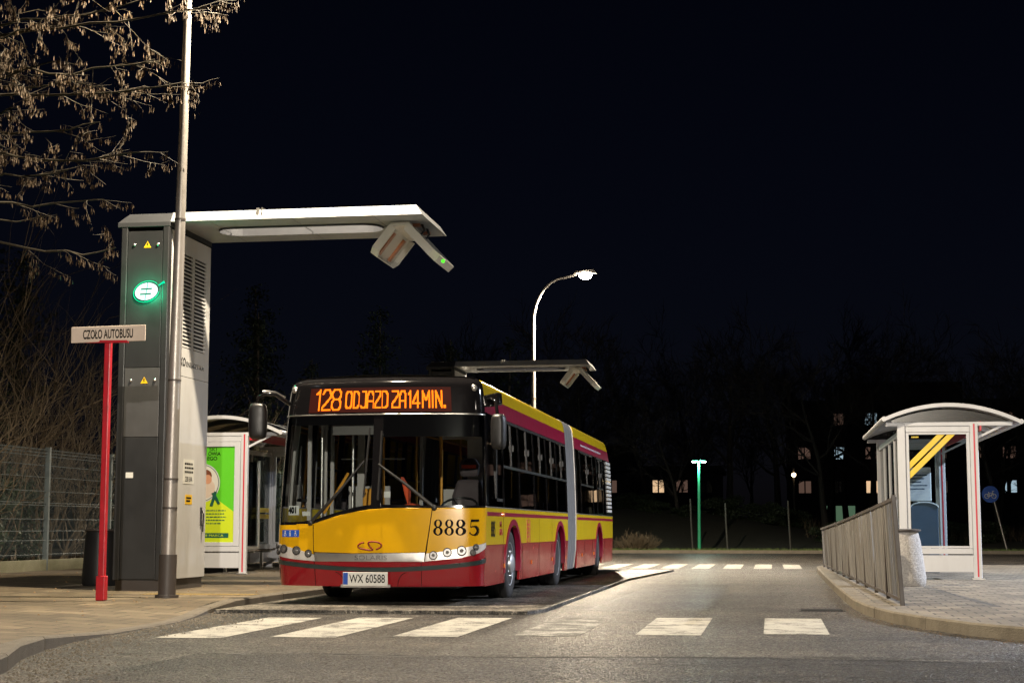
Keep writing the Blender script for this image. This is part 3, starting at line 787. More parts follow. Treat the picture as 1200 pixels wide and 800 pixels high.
front('windscreen_surround', [(SE - .035, 1.28), (SE, 1.28), (SE, 2.455), (SE - .035, 2.455)], M['gloss_black'], -.001, .03)
front('sun_band', [(-SE + .04, 2.45), (-.1, 2.452), (-.1, 2.33), (-SE + .04, 2.33)], M['gloss_black'], -.012, .004)
front('sun_band', [(.02, 2.452), (SE - .04, 2.45), (SE - .04, 2.17), (.02, 2.17)], M['gloss_black'], -.012, .004)
front('sun_visor', [(-.66, 2.34), (-.1, 2.34), (-.1, 2.21), (-.66, 2.21)], M['interior_dark'], -.08, .02)
mb = MB(); mb.tube([SF(s, 2.46) for s in frange(-SE, SE, 40)], .008, 6); o = mb.build('header_seam', M['silver'], bus, smooth=60)
mb = MB(); mb.tube([Vector(SF(a, b)) + Vector((0, -.012, 0)) for a, b in [(-SE + .02, 1.05), (-1.0, 1.05), (-.815, 1.053)] + bon_top[1:] + [(1.0, 1.258), (SE - .02, 1.262)]], .006, 6)
mb.build('bonnet_edge_trim', M['yellow'], bus, smooth=60)
# lower front
front('chrome_strip', [(-.79, .698), (-.3, .683), (.3, .693), (.572, .698), (.565, .588), (-.775, .588)], M['silver'], .006, .03)
text('strip_lettering', 'SOLARIS', M['reflector'], bus, Vector(SF(-.08, .636)) + Vector((0, -.010, 0)), (1, 0, 0), (0, 0.03, 1), h=.058, w=.42, ext=.004)
def tz(s): return .488 + .112 * (s / 1.41) ** 2
red_top = [(-SE, .672), (-1.2, .640), (-.78, .583), (.57, .583), (1.0, .632), (1.25, .69), (SE, .76)]
front('bumper', [(-SE, .28), (-.8, .275), (.5, .275), (SE, .28)] + red_top[::-1], M['red'], 0, .04)
tr = [(s, tz(s) + .027) for s in frange(-SE, SE, 24)]
front('bumper_trim', [(s, tz(s) - .027) for s in frange(-SE, SE, 24)] + tr[::-1], M['dark_trim'], .012, .03)
def gap_line(pts, r=.005):
    mb = MB(); mb.tube(pts, r, 5); mb.build('panel_gap', M['ink'], bus)
for s, a, b in ((-.795, .60, .28), (.53, .59, .28)): gap_line([Vector(SF(s, z)) + Vector((0, -.002, 0)) for z in frange(b, a, 6)], .004)
for g in (-1, 1):
    gap_line([Vector(SF(-.09 + g * (.33 + .12 * (1 - cos(t))), .28 + .17 * sin(t))) + Vector((0, -.002, 0)) for t in frange(0.0, 1.5, 8)], .004)
gap_line([Vector(SF(.585 + .0645 * (z - .70) / .55, z)) + Vector((0, -.004, 0)) for z in frange(.69, 1.25, 8)])
gap_line([Vector(SF(-.80 - .015 * (z - .70) / .35, z)) + Vector((0, -.004, 0)) for z in frange(.69, 1.05, 8)])
# headlamp clusters
hl_l = [(-SE, .82), (-1.25, .80), (-1.0, .735), (-.80, .672), (-.785, .590), (-1.05, .612), (-SE, .674)]
hl_r = [(.585, .688), (.8, .715), (1.1, .772), (SE - .02, .822), (SE - .01, .765), (1.25, .692), (1.0, .632), (.575, .590)]
def headlight(poly, lamps):
    c = front('headlight', poly, M['lamp_house'], .004, .05)
    for s, z, r in lamps:
        p = Vector(SF(s, z)); e = .02
        n = (Vector(SF(s + e, z)) - Vector(SF(s - e, z))).cross(Vector(SF(s, z + e)) - Vector(SF(s, z - e))).normalized()
        q = Vector((0, -1, 0)).rotation_difference(n).to_matrix().to_4x4()
        Mx = Matrix.Translation(p + n * .018) @ q
        m1 = MB(); m1.lathe([(r * 1.08, .0), (r * 1.08, -.014), (r * .9, -.018), (r * .86, .02)], (0, 0, 0), 'y', 20)
        m1.v = [tuple(Mx @ Vector(v)) for v in m1.v]; m1.build('lamp_ring', M['black'], c, smooth=40)
        m2 = MB(); m2.lathe([(r * .88, -.006), (r * .74, .004), (r * .55, .006), (r * .44, .003), (r * .40, -.012), (r * .2, -.016), (0, -.020)], (0, 0, 0), 'y', 20)
        m2.v = [tuple(Mx @ Vector(v)) for v in m2.v]; m2.build('reflector', M['reflector'], c, smooth=50)
headlight(hl_l, [(-1.305, .775, .033), (-1.275, .703, .035), (-1.17, .742, .052), (-1.01, .722, .052), (-.86, .685, .045)])
headlight(hl_r, [(.675, .665, .05), (.842, .702, .053), (1.015, .722, .058), (1.155, .700, .037), (1.19, .768, .037)])
# plate, stickers, fleet number, badge
def flat(name, s0, s1, z0, z1, mat, off=.012, parent=None, th=.006):
    return front(name, [(s0, z0), (s1, z0), (s1, z1), (s0, z1)], mat, off, th, parent=parent)
mb = MB(); py = Y0 - .04
mb.box((BX - .40, py, .285), (BX + .18, py + .012, .455)); pl = mb.build('number_plate', M['white_plate'], bus, bevel=.004)
mb = MB(); mb.box((BX - .395, py - .003, .30), (BX - .335, py - .0005, .448)); mb.build('country_band', M['blue'], pl)
text('plate_lettering', 'WX 60588', M['ink'], pl, (BX - .085, py, .375), (1, 0, 0), (0, 0, 1), h=.105, w=.46, bold=.008)
mb = MB(); mb.box((BX - .43, py + .012, .265), (BX + .21, py + .05, .30)); mb.build('plate_holder', M['silver'], bus)
def digits_8885(parent, cx, cz, h, w, mat):
    """fleet number in a high-contrast roman face, laid on the front surface"""
    mb = MB(); cw = w / 4
    def put(pts_o, pts_i, ox):
        n = len(pts_o); vs = []
        for lst in (pts_o, pts_i):
            for (x, z) in lst:
                s_, z_ = cx - w / 2 + ox + x * cw * .86, cz - h / 2 + z * h
                p = Vector(SF(s_, z_)); vs.append(p + Vector((.35 * (s_ > 1.0) * (s_ - 1.0), -.0075, 0)))
        mb.add(vs, [(i, (i + 1) % n, n + (i + 1) % n, n + i) for i in range(n)])
    def ell(cx_, cz_, rx, rz, n=28): return [(cx_ + rx * cos(2 * pi * k / n), cz_ + rz * sin(2 * pi * k / n)) for k in range(n)]
    for d in range(3):
        put(ell(.5, .745, .43, .258), ell(.5, .755, .18, .20), d * cw)
        put(ell(.5, .265, .50, .268), ell(.5, .262, .22, .205), d * cw)
    ox = 3 * cw
    def strip(path):
        for (a, wa), (b, wb) in zip(path, path[1:]):
            vs = []
            dx, dz = b[0] - a[0], b[1] - a[1]; l = sqrt(dx*dx + dz*dz); nx, nz = -dz / l, dx / l
            for (q, ww) in ((a, -wa), (b, -wb), (b, wb), (a, wa)):
                s_, z_ = cx - w / 2 + ox + (q[0] + nx * ww) * cw * .86, cz - h / 2 + (q[1] + nz * ww) * h
                p = Vector(SF(s_, z_)); vs.append(p + Vector((.35 * (s_ > 1.0) * (s_ - 1.0), -.0075, 0)))
            mb.add(vs, [(0, 1, 2, 3)])
    strip([((.20, .92), .08), ((.90, .94), .065)])
    strip([((.22, .97), .03), ((.19, .52), .03)])
    bowl = []
    for t in frange(2.25, -2.5, 20): bowl.append(((.44 + .36 * cos(t), .30 + .27 * sin(t)), .035 + .10 * max(0, cos(t))))
    strip([((.19, .52), .02)] + bowl)
    strip([(bowl[-1][0], .05), ((.14, .14), .09), ((.12, .2), .03)])
    return mb.build('fleet_number', mat, parent, fix=False)
digits_8885(bus, .935, 1.015, .20, .54, M['ink'])
mb = MB()
S5 = [(656, 371.), (638, 374), (620, 388), (622, 402), (645, 412), (685, 419), (713, 418), (690, 392), (684, 370), (715, 365), (752, 372), (766, 388), (760, 402), (728, 418)]
pth = [(Sp(320 + x / 5.714), Zp(570 + y / 5.714)) for x, y in S5]
sm = []
for i in range(len(pth) - 1):
    for k in range(4):
        p0, p1, p2, p3 = pth[max(i-1, 0)], pth[i], pth[i+1], pth[min(i+2, len(pth)-1)]
        t = k / 4
        sm.append(tuple(.5 * ((2*p1[j]) + (-p0[j]+p2[j])*t + (2*p0[j]-5*p1[j]+4*p2[j]-p3[j])*t*t + (-p0[j]+3*p1[j]-3*p2[j]+p3[j])*t**3) for j in (0, 1)))
mb.tube([Vector(SF(s, z)) + Vector((0, -.008, 0)) for s, z in sm], .0105, 6)
mb.build('badge', M['logo_red'], bus, smooth=60)
pb = flat('access_sticker', Sp(341), Sp(361), Zp(628.5), Zp(620.5), M['blue'])
for cx0 in (Sp(345), Sp(351), Sp(357)):
    mb = MB()
    z0 = Zp(624.5)
    yy = SF(cx0, z0)[1] - .021; X = SF(cx0, z0)[0]
    mb.lathe([(.0, -.003), (.010, -.003), (.010, .0)], (X, yy, z0 + .026), 'y', 8)
    mb.quad((X - .014, yy, z0 + .012), (X + .012, yy, z0 + .012), (X + .006, yy, z0 - .01), (X - .008, yy, z0 - .01))
    if cx0 != Sp(351): mb.tube([(X + .014 * cos(t), yy, z0 - .018 + .014 * sin(t)) for t in frange(-3.6, .6, 9)], .003, 4)
    else: mb.quad((X - .012, yy, z0 - .01), (X + .012, yy, z0 - .01), (X + .009, yy, z0 - .035), (X - .009, yy, z0 - .035))
    mb.build('pictogram', M['white'], pb)
st = front('route_card', [(Sp(346), Zp(603)), (Sp(358.5), Zp(603)), (Sp(358.5), Zp(592)), (Sp(346), Zp(592))], M['white_plate'], -.03, .003)
pc = Vector(SF(Sp(352.2), Zp(597.5))); 
text('card_lettering', '401', M['ink'], st, pc + Vector((-.005, .020, 0)), (1, -.30, 0), (0, .1, 1), h=.085, w=.115, bold=.05)
front('window_sticker', [(Sp(363), Zp(604)), (Sp(372), Zp(604)), (Sp(372), Zp(599)), (Sp(363), Zp(599))], M['sticker'], -.02, .003)
front('window_sticker', [(Sp(455), Zp(583)), (Sp(462), Zp(583)), (Sp(462), Zp(576)), (Sp(455), Zp(576))], M['sticker'], -.02, .003)
# roof marker lamps
for s in (-1.2, 1.2):
    p = Vector(SF(s, 2.80)); mb = MB(); mb.lathe([(.0, -.02), (.035, -.015), (.045, 0)], p, 'y', 12); mb.build('marker_lamp', M['silver'], bus, smooth=60)

# --- destination display
dp = front('destination_display', [(Sp(363), Zp(483.5)), (Sp(529.5), Zp(483.5)), (Sp(529.5), Zp(454.5)), (Sp(363), Zp(454.5))], M['led_back'], .004, .01)
def glyph_paths():
    G = {}
    G['1'] = [[(0, .8), (.62, 1), (.62, 0)]]
    G['2'] = [[(0, .8), (.2, 1), (.8, 1), (1, .82), (1, .62), (0, .12), (0, 0), (1, 0)]]
    G['8'] = [[(.2, .52), (0, .7), (0, .85), (.2, 1), (.8, 1), (1, .85), (1, .7), (.8, .52), (.2, .52), (0, .36), (0, .15), (.2, 0), (.8, 0), (1, .15), (1, .36), (.8, .52)]]
    G['O'] = [[(0, .12), (0, .88), (.2, 1), (.8, 1), (1, .88), (1, .12), (.8, 0), (.2, 0), (0, .12)]]
    G['D'] = [[(0, 0), (0, 1), (.65, 1), (1, .82), (1, .18), (.65, 0), (0, 0)]]
    G['J'] = [[(.25, 1), (1, 1), (1, .15), (.8, 0), (.25, 0), (0, .12)]]
    G['A'] = [[(0, 0), (0, .8), (.25, 1), (.75, 1), (1, .8), (1, 0)], [(0, .42), (1, .42)]]
    G['Z'] = [[(0, 1), (1, 1), (1, .78), (0, .22), (0, 0), (1, 0)]]
    G['4'] = [[(.8, 0), (.8, 1), (0, .35), (0, .28), (1.05, .28)]]
    G['M'] = [[(0, 0), (0, 1), (.5, .45), (1, 1), (1, 0)]]
    G['I'] = [[(.5, 0), (.5, 1)]]
    G['N'] = [[(0, 0), (0, 1), (1, 0), (1, 1)]]
    G['.'] = [[(.3, .02), (.7, .02)], [(.3, .1), (.7, .1)]]
    return G
G = glyph_paths()
put = [('1', 371.5, 377.5, 456.8, 480), ('2', 378.8, 388, 456.8, 480), ('8', 390, 400.5, 456.8, 480)]
y1_, y0_ = 459.5, 478.5
for ch, a, b in [('O', 407.2, 413.4), ('D', 416.6, 422.6), ('J', 425, 431), ('A', 432.8, 439.6), ('Z', 441.6, 448), ('D', 450, 456.4), ('Z', 461.6, 468.6), ('A', 470.6, 477.2), ('1', 480.6, 484.2), ('4', 485.6, 492.4), ('M', 496.4, 504.6), ('I', 505.6, 510), ('N', 512, 518.8), ('.', 520.2, 523.4)]:
    put.append((ch, a, b, y1_, y0_))
PIT = .0105
lit = set()
for ch, a, b, yt, yb in put:
    for path in G[ch]:
        for (u0, v0), (u1, v1) in zip(path, path[1:]):
            for k in range(41):
                u = u0 + (u1 - u0) * k / 40; v = v0 + (v1 - v0) * k / 40
                s = Sp(a + (b - a) * u); z = Zp(yb + (yt - yb) * v)
                [lit.add((round(s / PIT + a_), round(z / PIT + b_))) for a_ in (-.45, .45) for b_ in (-.45, .45)]
mb = MB()
q = PIT * .44
for i, j in sorted(lit):
    s, z = i * PIT, j * PIT
    p = Vector(SF(s, z)) + Vector((0, -.0075, 0))
    dy = (SF(s + .01, z)[1] - SF(s - .01, z)[1]) / .02
    mb.quad(p + Vector((-q, -q * dy, -q)), p + Vector((q, q * dy, -q)), p + Vector((q, q * dy, q)), p + Vector((-q, -q * dy, q)))
mb.build('led_lettering', M['led'], dp, fix=False)

# --- wipers
def wiper(base, mid, tip, b0, b1):
    mb = MB()
    P = lambda s, z, o: Vector(SF(s, z)) + Vector((0, -o, 0))
    mb.tube([P(*base, .03), P(*mid, .075), P(*tip, .055)], [.026, .020, .014], 8)
    mb.lathe([(.035, .03), (.035, -.05), (.02, -.06)], Vector(SF(*base)) , 'y', 12)
    w = mb.build('wiper', M['black'], bus, smooth=50)
    mb = MB(); n = 10
    pts = [P(b0[0] + (b1[0] - b0[0]) * k / n, b0[1] + (b1[1] - b0[1]) * k / n, .016) for k in range(n + 1)]
    mb.tube(pts, .011, 6)
    mb.tube([p + Vector((0, -.028, 0)) for p in pts], .006, 6)
    mb.build('wiper_blade', M['rubber'], w, smooth=50)
wiper((Sp(374), Zp(612)), (Sp(405), Zp(578)), (Sp(433), Zp(541)), (Sp(433), Zp(583)), (Sp(437), Zp(502)))
wiper((Sp(511), Zp(595)), (Sp(480), Zp(568)), (Sp(449), Zp(545)), (Sp(449), Zp(586)), (Sp(451), Zp(506)))

# --- mirrors
def mirror(cx, cz, w, h, arm, ang, face):
    mb = MB()
    # rounded housing built as a lofted box
    prof = []
    n = 24
    rings = []
    for d, k in ((-.075, .55), (-.06, .85), (-.02, 1.0), (.05, 1.0), (.07, .93)):
        ring = []
        for i in range(n):
            a = 2 * pi * i / n
            c, s_ = cos(a), sin(a)
            e = .45
            ring.append(Vector((w / 2 * k * math.copysign(abs(c) ** e, c), d, h / 2 * (1 - (1 - k) * .5) * math.copysign(abs(s_) ** e, s_))))
        rings.append(ring)
    R = Matrix.Translation((cx, 20.18, cz)) @ Matrix.Rotation(ang, 4, 'Z')
    vs = [R @ p for r in rings for p in r]
    fs = [(i*n+k, i*n+(k+1)%n, (i+1)*n+(k+1)%n, (i+1)*n+k) for i in range(4) for k in range(n)] + [tuple(range(n))[::-1], tuple(range(4*n, 5*n))]
    mb.add(vs, fs)
    h_ = mb.build('mirror', M['black'], bus, smooth=50)
    mb = MB(); mb.tube(arm, [.03] + [.024] * (len(arm) - 1), 8); mb.build('mirror_arm', M['gloss_black'], h_, smooth=60)
    mb = MB(); mb.add([R @ (Vector((w * .42 * a, .073, h * .43 * b))) for a, b in ((-1, -1), (1, -1), (1, 1), (-1, 1))], [(0, 1, 2, 3)])
    mb.build('mirror_glass', M['chrome'], h_, fix=False)
    return h_
mirror(-6.55, 2.38, .235, .47, [(-6.21, 20.46, 2.62), (-6.32, 20.2, 2.72), (-6.45, 20.15, 2.725), (-6.54, 20.17, 2.69), (-6.565, 20.18, 2.60)], radians(8), None)
ml = mirror(-3.395, 2.215, .185, .45, [(-3.62, 20.55, 2.64), (-3.50, 20.30, 2.64), (-3.43, 20.2, 2.60), (-3.40, 20.18, 2.40)], radians(-12), None)
mb = MB(); mb.tube([(-6.26, 20.42, 2.70), (-6.35, 20.25, 2.76), (-6.5, 20.2, 2.77)], .012, 6); mb.build('mirror_stay', M['silver'], bus, smooth=60)
mb = MB()
mb.add([(-3.66, 20.5, 2.70), (-3.42, 20.25, 2.72), (-3.40, 20.25, 2.55), (-3.64, 20.5, 2.55), (-3.60, 20.6, 2.71), (-3.37, 20.34, 2.72), (-3.36, 20.34, 2.56), (-3.59, 20.6, 2.55)], [(0,3,2,1),(4,5,6,7),(0,1,5,4),(1,2,6,5),(2,3,7,6),(3,0,4,7)])
mb.build('mirror_bracket', M['gloss_black'], bus, bevel=.02)

# --- side skins.  right = towards the road
ART0, ART1 = 28.95, 30.35
AXLES = [22.72, 27.85, 34.25]
def rear(z): return YR if z < 1.3 else YR - .30 * (z - 1.3) / 1.2 if z < 2.5 else YR - .30 - .5 * ((z - 2.5) / .4)
def arch_pts(yc, z0, n=18, r=.66, top=1.06, rev=False):
    base = .51
    pts = []
    for k in range(n + 1):
        t = pi - pi * k / n
        pts.append((yc + r * cos(t), base + (top - base) * sin(t)))
    return pts
def side_poly(y0f, y1f, z0, z1, axles):
    """panel between z0 and z1 with its wheel arches cut out"""
    pts = [(y0f(z0), z0)]
    for yc in axles:
        if z0 < .5:
            a = [(y, max(z, z0)) for y, z in arch_pts(yc, z0) if z < z1]
            full = arch_pts(yc, z0)
            if max(z for y, z in full) <= z1:
                pts += [(yc - .66, z0)] + full + [(yc + .66, z0)]
    pts.append((y1f(z0), z0))
    nst = 6
    pts += [(y1f(z), z) for z in frange(z0, z1, nst)[1:]]
    pts += [(y0f(z), z) for z in frange(z0, z1, nst)[::-1][:-1]]
    return pts
def both(name, mat, y0f, y1f, z0, z1, off=0, th=.03, axles=(), sides=(1, -1)):
    for sd in sides:
        P = side_poly(y0f, y1f, z0, z1, axles)
        mb = MB()
        if sd == 1: patch(mb, P, SRt, CY, CZ, off, th)
        else: patch(mb, [(-a, b) for a, b in P][::-1], SLf, [-c for c in CY], CZ, off, th)
        mb.build(name, mat, bus, smooth=35)
F0 = lambda z: yfront(z) + .003
c_ = lambda v: (lambda z: v)
SK = .27
# red skirts and yellow bands, cut round the arches (several pieces so each stays simple)
def segs(y0f, y1f, axles, zb, zt, mat, name):
    """split a band at each arch: between arches full height, above and beside arches the rest"""
    for sd in (1, -1):
        mb = MB()
        edges = [y0f] 
        cur = y0f
        def add(P):
            if sd == 1: patch(mb, P, SRt, CY, CZ, 0, .03)
            else: patch(mb, [(-a, b) for a, b in P][::-1], SLf, [-c for c in CY], CZ, 0, .03)
        for yc in axles:
            P = [(cur(zb), zb)]
            A = [(yc - .66, .27)] + arch_pts(yc, 0) 
            left = [p for p in arch_pts(yc, 0) if p[0] <= yc + 1e-6]
            # left half of the arch inside this band
            prof = []
            for z in frange(zb, zt, 10):
                prof.append((yc - arch_half(z), z))
            P += prof + [(cur(z), z) for z in frange(zb, zt, 4)[::-1][:-1]]
            add(P)
            if arch_half(zt) == 0:
                pass
            cur = (lambda yc: (lambda z: yc + arch_half(z)))(yc)
        P = [(cur(z), z) for z in frange(zb, zt, 10)[::-1]] + [(y1f(z), z) for z in frange(zb, zt, 4)]
        add(P)
        mb.build(name, mat, bus, smooth=35)
def arch_half(z):
    if z <= .51: return .66
    if z >= 1.06: return 0.0
    return .66 * sqrt(max(0, 1 - ((z - .51) / .55) ** 2))
segs(F0, c_(ART0), AXLES[:2], SK, .788, M['red_side'], 'side_skirt')
segs(c_(ART1), rear, AXLES[2:], SK, .788, M['red_side'], 'side_skirt')
segs(F0, c_(ART0), AXLES[:2], .792, 1.0599, M['yellow_side'], 'side_band')
segs(c_(ART1), rear, AXLES[2:], .792, 1.0599, M['yellow_side'], 'side_band')
both('side_band', M['yellow_side'], F0, c_(ART0), 1.0601, 1.268)
both('side_band', M['yellow_side'], c_(ART1), rear, 1.0601, 1.268)
both('side_stripe', M['maroon'], lambda z: yfront(z) + .06, c_(ART0 - .002), 1.165, 1.215, .004, .004)
both('side_stripe', M['maroon'], c_(ART1 + .002), lambda z: rear(z) - .02, 1.165, 1.215, .004, .004)
both('upper_band', M['maroon'], F0, c_(ART0), 2.50, 2.712)
both('upper_band', M['maroon'], c_(ART1), rear, 2.50, 2.712)
both('cantrail', M['yellow_side'], lambda z: F0(z), c_(ART0), 2.714, 2.95)
both('cantrail', M['yellow_side'], c_(ART1), rear, 2.714, 2.95)
both('window_sill', M['silver'], lambda z: yfront(z) + .02, c_(ART0), 1.27, 1.285, .004, .02)
both('window_sill', M['silver'], c_(ART1), rear, 1.27, 1.285, .004, .02)
# arch trims
for sd in (1, -1):
    for yc in AXLES:
        mb = MB()
        out = [(yc - .74, .40)] + [(yc + .74 * cos(t), .51 + .62 * sin(t)) for t in frange(pi, 0, 20)] + [(yc + .74, .40)]
        inn = [(yc + .64, .40)] + [(yc + .64 * cos(t), .51 + .54 * sin(t)) for t in frange(0, pi, 20)] + [(yc - .64, .40)]
        n = len(out)
        for i in range(n - 1):
            a, b = out[i], out[i + 1]; c, d = inn[n - 1 - i], inn[n - 2 - i]
            X = lambda z: BX + sd * (hw(z) + .012); Xi = lambda z: BX + sd * (hw(z) - .06)
            mb.quad((X(a[1]), *a), (X(b[1]), *b), (X(d[1]), *d), (X(c[1]), *c))
            mb.quad((X(c[1]), *c), (X(d[1]), *d), (Xi(d[1]), *d), (Xi(c[1]), *c))
            mb.quad((X(a[1]), *a), (X(b[1]), *b), (BX + sd * hw(b[1]), *b), (BX + sd * hw(a[1]), *a))
        mb.build('arch_trim', M['maroon'], bus, smooth=40, weld=True)
# side glass, one pane per bay, with its pillar, sliding vent and handle
def pane(y0f, y1f, z0, z1, sd, vent=True, nv=2):
    P = [(y0f(z0), z0), (y1f(z0), z0), (y1f(z1), z1), (y0f(z1), z1)]
    mb = MB()
    if sd == 1: patch(mb, P, SRt, [], CZ, -.008, 0)
    else: patch(mb, [(-a, b) for a, b in P][::-1], SLf, [], CZ, -.008, 0)
    w = mb.build('side_window', M['side_glass'], bus, fix=False)
    mb = MB()
    y0, y1 = y0f(1.9), y1f(1.9)
    def rail(ya, za, yb, zb, wd, out=.004, dep=.03):
        if abs(za - zb) < 1e-6:
            x0 = BX + sd * (hw(za) - dep); x1 = BX + sd * (hw(za) + out)
            mb.box((min(x0, x1), ya, za - wd / 2), (max(x0, x1), yb, za + wd / 2))
        else:
            for k in range(6):
                z_a = za + (zb - za) * k / 6; z_b = za + (zb - za) * (k + 1) / 6
                ys_ = ya + (yb - ya) * k / 6; ye_ = ya + (yb - ya) * (k + 1) / 6
                vs = []
                for yy, zz in ((ys_, z_a), (ye_, z_b)):
                    for xx in (hw(zz) - dep, hw(zz) + out):
                        for w_ in (-wd / 2, wd / 2): vs.append((BX + sd * xx, yy + w_, zz))
                mb.add(vs, [(0, 1, 3, 2), (4, 6, 7, 5), (0, 4, 5, 1), (2, 3, 7, 6), (0, 2, 6, 4), (1, 5, 7, 3)])
    if vent:
        rail(y0, 1.845, y1, 1.845, .035)
        rail(y0, 2.475, y1, 2.475, .035)
        rail((y0 + y1) / 2, 1.845, (y0 + y1) / 2, 2.475, .03)
    mb_t = mb
    if vent: mb.build('vent_frame', M['black'], w)
    if vent:
        mb = MB(); ym = (y0 + y1) / 2 + .07
        xx = BX + sd * (hw(2.1) + .012)
        mb.box((xx - .012, ym - .012, 2.08), (xx + .012, ym + .012, 2.17)); mb.build('vent_handle', M['grey_sheet'], w)
def pillar(y, sd, z0=1.285, z1=2.5, w=.07, mat=None, out=.002):
    mb = MB(); P = [(y - w / 2, z0), (y + w / 2, z0), (y + w / 2, z1), (y - w / 2, z1)]
    if sd == 1: patch(mb, P, SRt, [], CZ, out, .05)
    else: patch(mb, [(-a, b) for a, b in P][::-1], SLf, [], CZ, out, .05)
    mb.build('window_pillar', mat or M['gloss_black'], bus)
PL = [21.95, 23.40, 24.88, 26.30, 27.58, 28.88]
PR = [30.45, 31.15, 33.35, 34.15, 35.30, 35.9]
for sd in (1, -1):
    # cab pillar and driver's window
    for nm, ya, yb, mt in (('cab_pillar', lambda z: yfront(z) + .002, lambda z: yfront(z) + .16, 'gloss_black'),):
        mb = MB(); P = [(ya(1.285), 1.285), (yb(1.285), 1.285), (yb(2.5), 2.5), (ya(2.5), 2.5)]
        if sd == 1: patch(mb, P, SRt, [], CZ, .001, .05)
        else: patch(mb, [(-a, b) for a, b in P][::-1], SLf, [], CZ, .001, .05)
        mb.build(nm, M[mt], bus)
    pane(lambda z: yfront(z) + .16, c_(PL[0]), 1.285, 2.5, sd, vent=False)
    mb = MB()
    xx = BX + sd * (hw(1.6) + .006)
    mb.box((min(xx, xx - sd * .03), 21.30, 1.36), (max(xx, xx - sd * .03), 21.36, 2.30)); mb.box((min(xx, xx - sd * .03), 21.30, 1.36), (max(xx, xx - sd * .03), 21.85, 1.40))
    mb.build('cab_window_frame', M['black'], bus)
    for a, b in zip(PL, PL[1:]): pane(c_(a), c_(b), 1.285, 2.5, sd)
    for k, y in enumerate(PL): pillar(y, sd)
    for (a, b), v in zip(zip(PR, PR[1:]), (0, 1, 0, 1, 0)): pane(c_(a), c_(b), 1.285, 2.5, sd, vent=bool(v))
    for y in PR: pillar(y, sd)
    # engine bay grille at the rear corner
    mb = MB(); P = [(35.94, 1.285), (rear(1.285), 1.285), (rear(2.5), 2.5), (35.94, 2.5)]
    if sd == 1: patch(mb, P, SRt, [], CZ, 0, .03)
    else: patch(mb, [(-a, b) for a, b in P][::-1], SLf, [], CZ, 0, .03)
    gp = mb.build('grille_panel', M['gloss_black'], bus)
    mb = MB()
    for k in range(13):
        z = 1.36 + k * .088
        for c in range(3):
            y = 36.05 + c * .30
            if y + .22 > rear(z) - .02: continue
            xx = BX + sd * hw(z)
            mb.box((min(xx, xx + sd * .02), y, z), (max(xx, xx + sd * .02), y + .22, z + .055))
    mb.build('grille_slats', M['sticker'], gp)
# side details on the road side
XS = BX + hw(.95) + .004
rt = lambda name, s, y, z, h, w, mat, **k: text(name, s, mat, bus, (BX + hw(z) + .001, y, z), (0, 1, 0), (0, 0, 1), h=h, w=w, **k)
rt('side_number', '8885', 21.02, .995, .21, .32, M['ink'])
rt('operator_mark', 'M', 21.62, 1.06, .08, .13, M['sign_red'], bold=.03)
rt('operator_mark', 'MZA', 21.66, .955, .085, .24, M['sign_red'], bold=.04)
mb = MB()
for a, b in (((24.0, .80), (24.0, 1.13)), ((24.28, .80), (24.28, 1.13)), ((24.0, .80), (24.28, .80)), ((24.0, 1.13), (24.28, 1.13))):
    mb.bar((BX + hw(b[1]) + .001, *a), (BX + hw(b[1]) + .001, *b), .006, .018, up=(1, 0, 0))
mb.build('coat_of_arms_frame', M['sign_red'], bus)
mb = MB()
for k in range(4):
    z = .86 + k * .06; mb.prism([(24.08, z), (24.20, z + .01), (24.22, z + .035), (24.10, z + .04)], lambda y, z: (BX + hw(z), y, z), lambda y, z: (BX + hw(z) + .003, y, z))
mb.build('coat_of_arms', M['sign_red'], bus)
for y in (22.0, 24.55, 26.9, 28.65, 31.2, 33.3):
    mb = MB(); mb.box((BX + hw(.5) - .005, y - .035, .47), (BX + hw(.5) + .014, y + .035, .53)); mb.build('side_reflector', M['amber'], bus, bevel=.006)
mb = MB(); mb.lathe([(.035, 0), (.03, .03), (.0, .04)], (BX + hw(1.19), 21.75, 1.19), 'x', 12); mb.build('side_repeater', M['amber'], bus, smooth=50)
for y, za, zb in [(y, .28, .785) for y in (21.85, 23.6, 25.3, 26.8, 28.4, 31.6, 33.0, 35.4)] + [(y, .795, 1.16) for y in (21.85, 25.3, 26.8)]:
    mb = MB(); mb.box((BX + hw(zb) - .003, y - .002, za), (BX + hw(zb) + .0022, y + .002, zb)); mb.build('skirt_joint', M['ink'], bus)
mb = MB(); rr_ = random.Random(4)
y = 31.4
while y < 35.2:
    w = rr_.uniform(.05, .16); mb.box((BX + hw(2.61), y, 2.59), (BX + hw(2.61) + .003, y + w, 2.625)); y += w + rr_.uniform(.04, .1)
mb.build('small_lettering', M['white'], bus)

# --- bellows
mb = MB()
prof = [(SK, hw(SK) - .06)] + [(z, hw(z) - .03) for z in (.6, 1.0, 1.5, 2.0, 2.5, 2.71, 2.80, 2.87, 2.92, 2.95)]
ring = [(x, z) for z, x in prof] + [(0, 2.99)] + [(-x, z) for z, x in prof[::-1]]
N = 10 * 6
stations = []
for k in range(N + 1):
    y = ART0 + (ART1 - ART0) * k / N
    ph = (k / N * 4.0) % 1.0
    d = .045 * abs(sin(pi * ph)) ** .6
    stations.append((y, d - .03))
m = len(ring); vs = []; fs = []
for y, d in stations:
    for x, z in ring:
        sc = 1 + d / 1.3
        vs.append((BX + x * sc, y, z + (d if z > 2.7 else 0) * .8 + .0))
for i in range(N):
    for k in range(m - 1): fs.append((i*m+k, i*m+k+1, (i+1)*m+k+1, (i+1)*m+k))
mb.add(vs, fs); mb.build('bellows', M['bellows'], bus, smooth=70)
mb = MB()
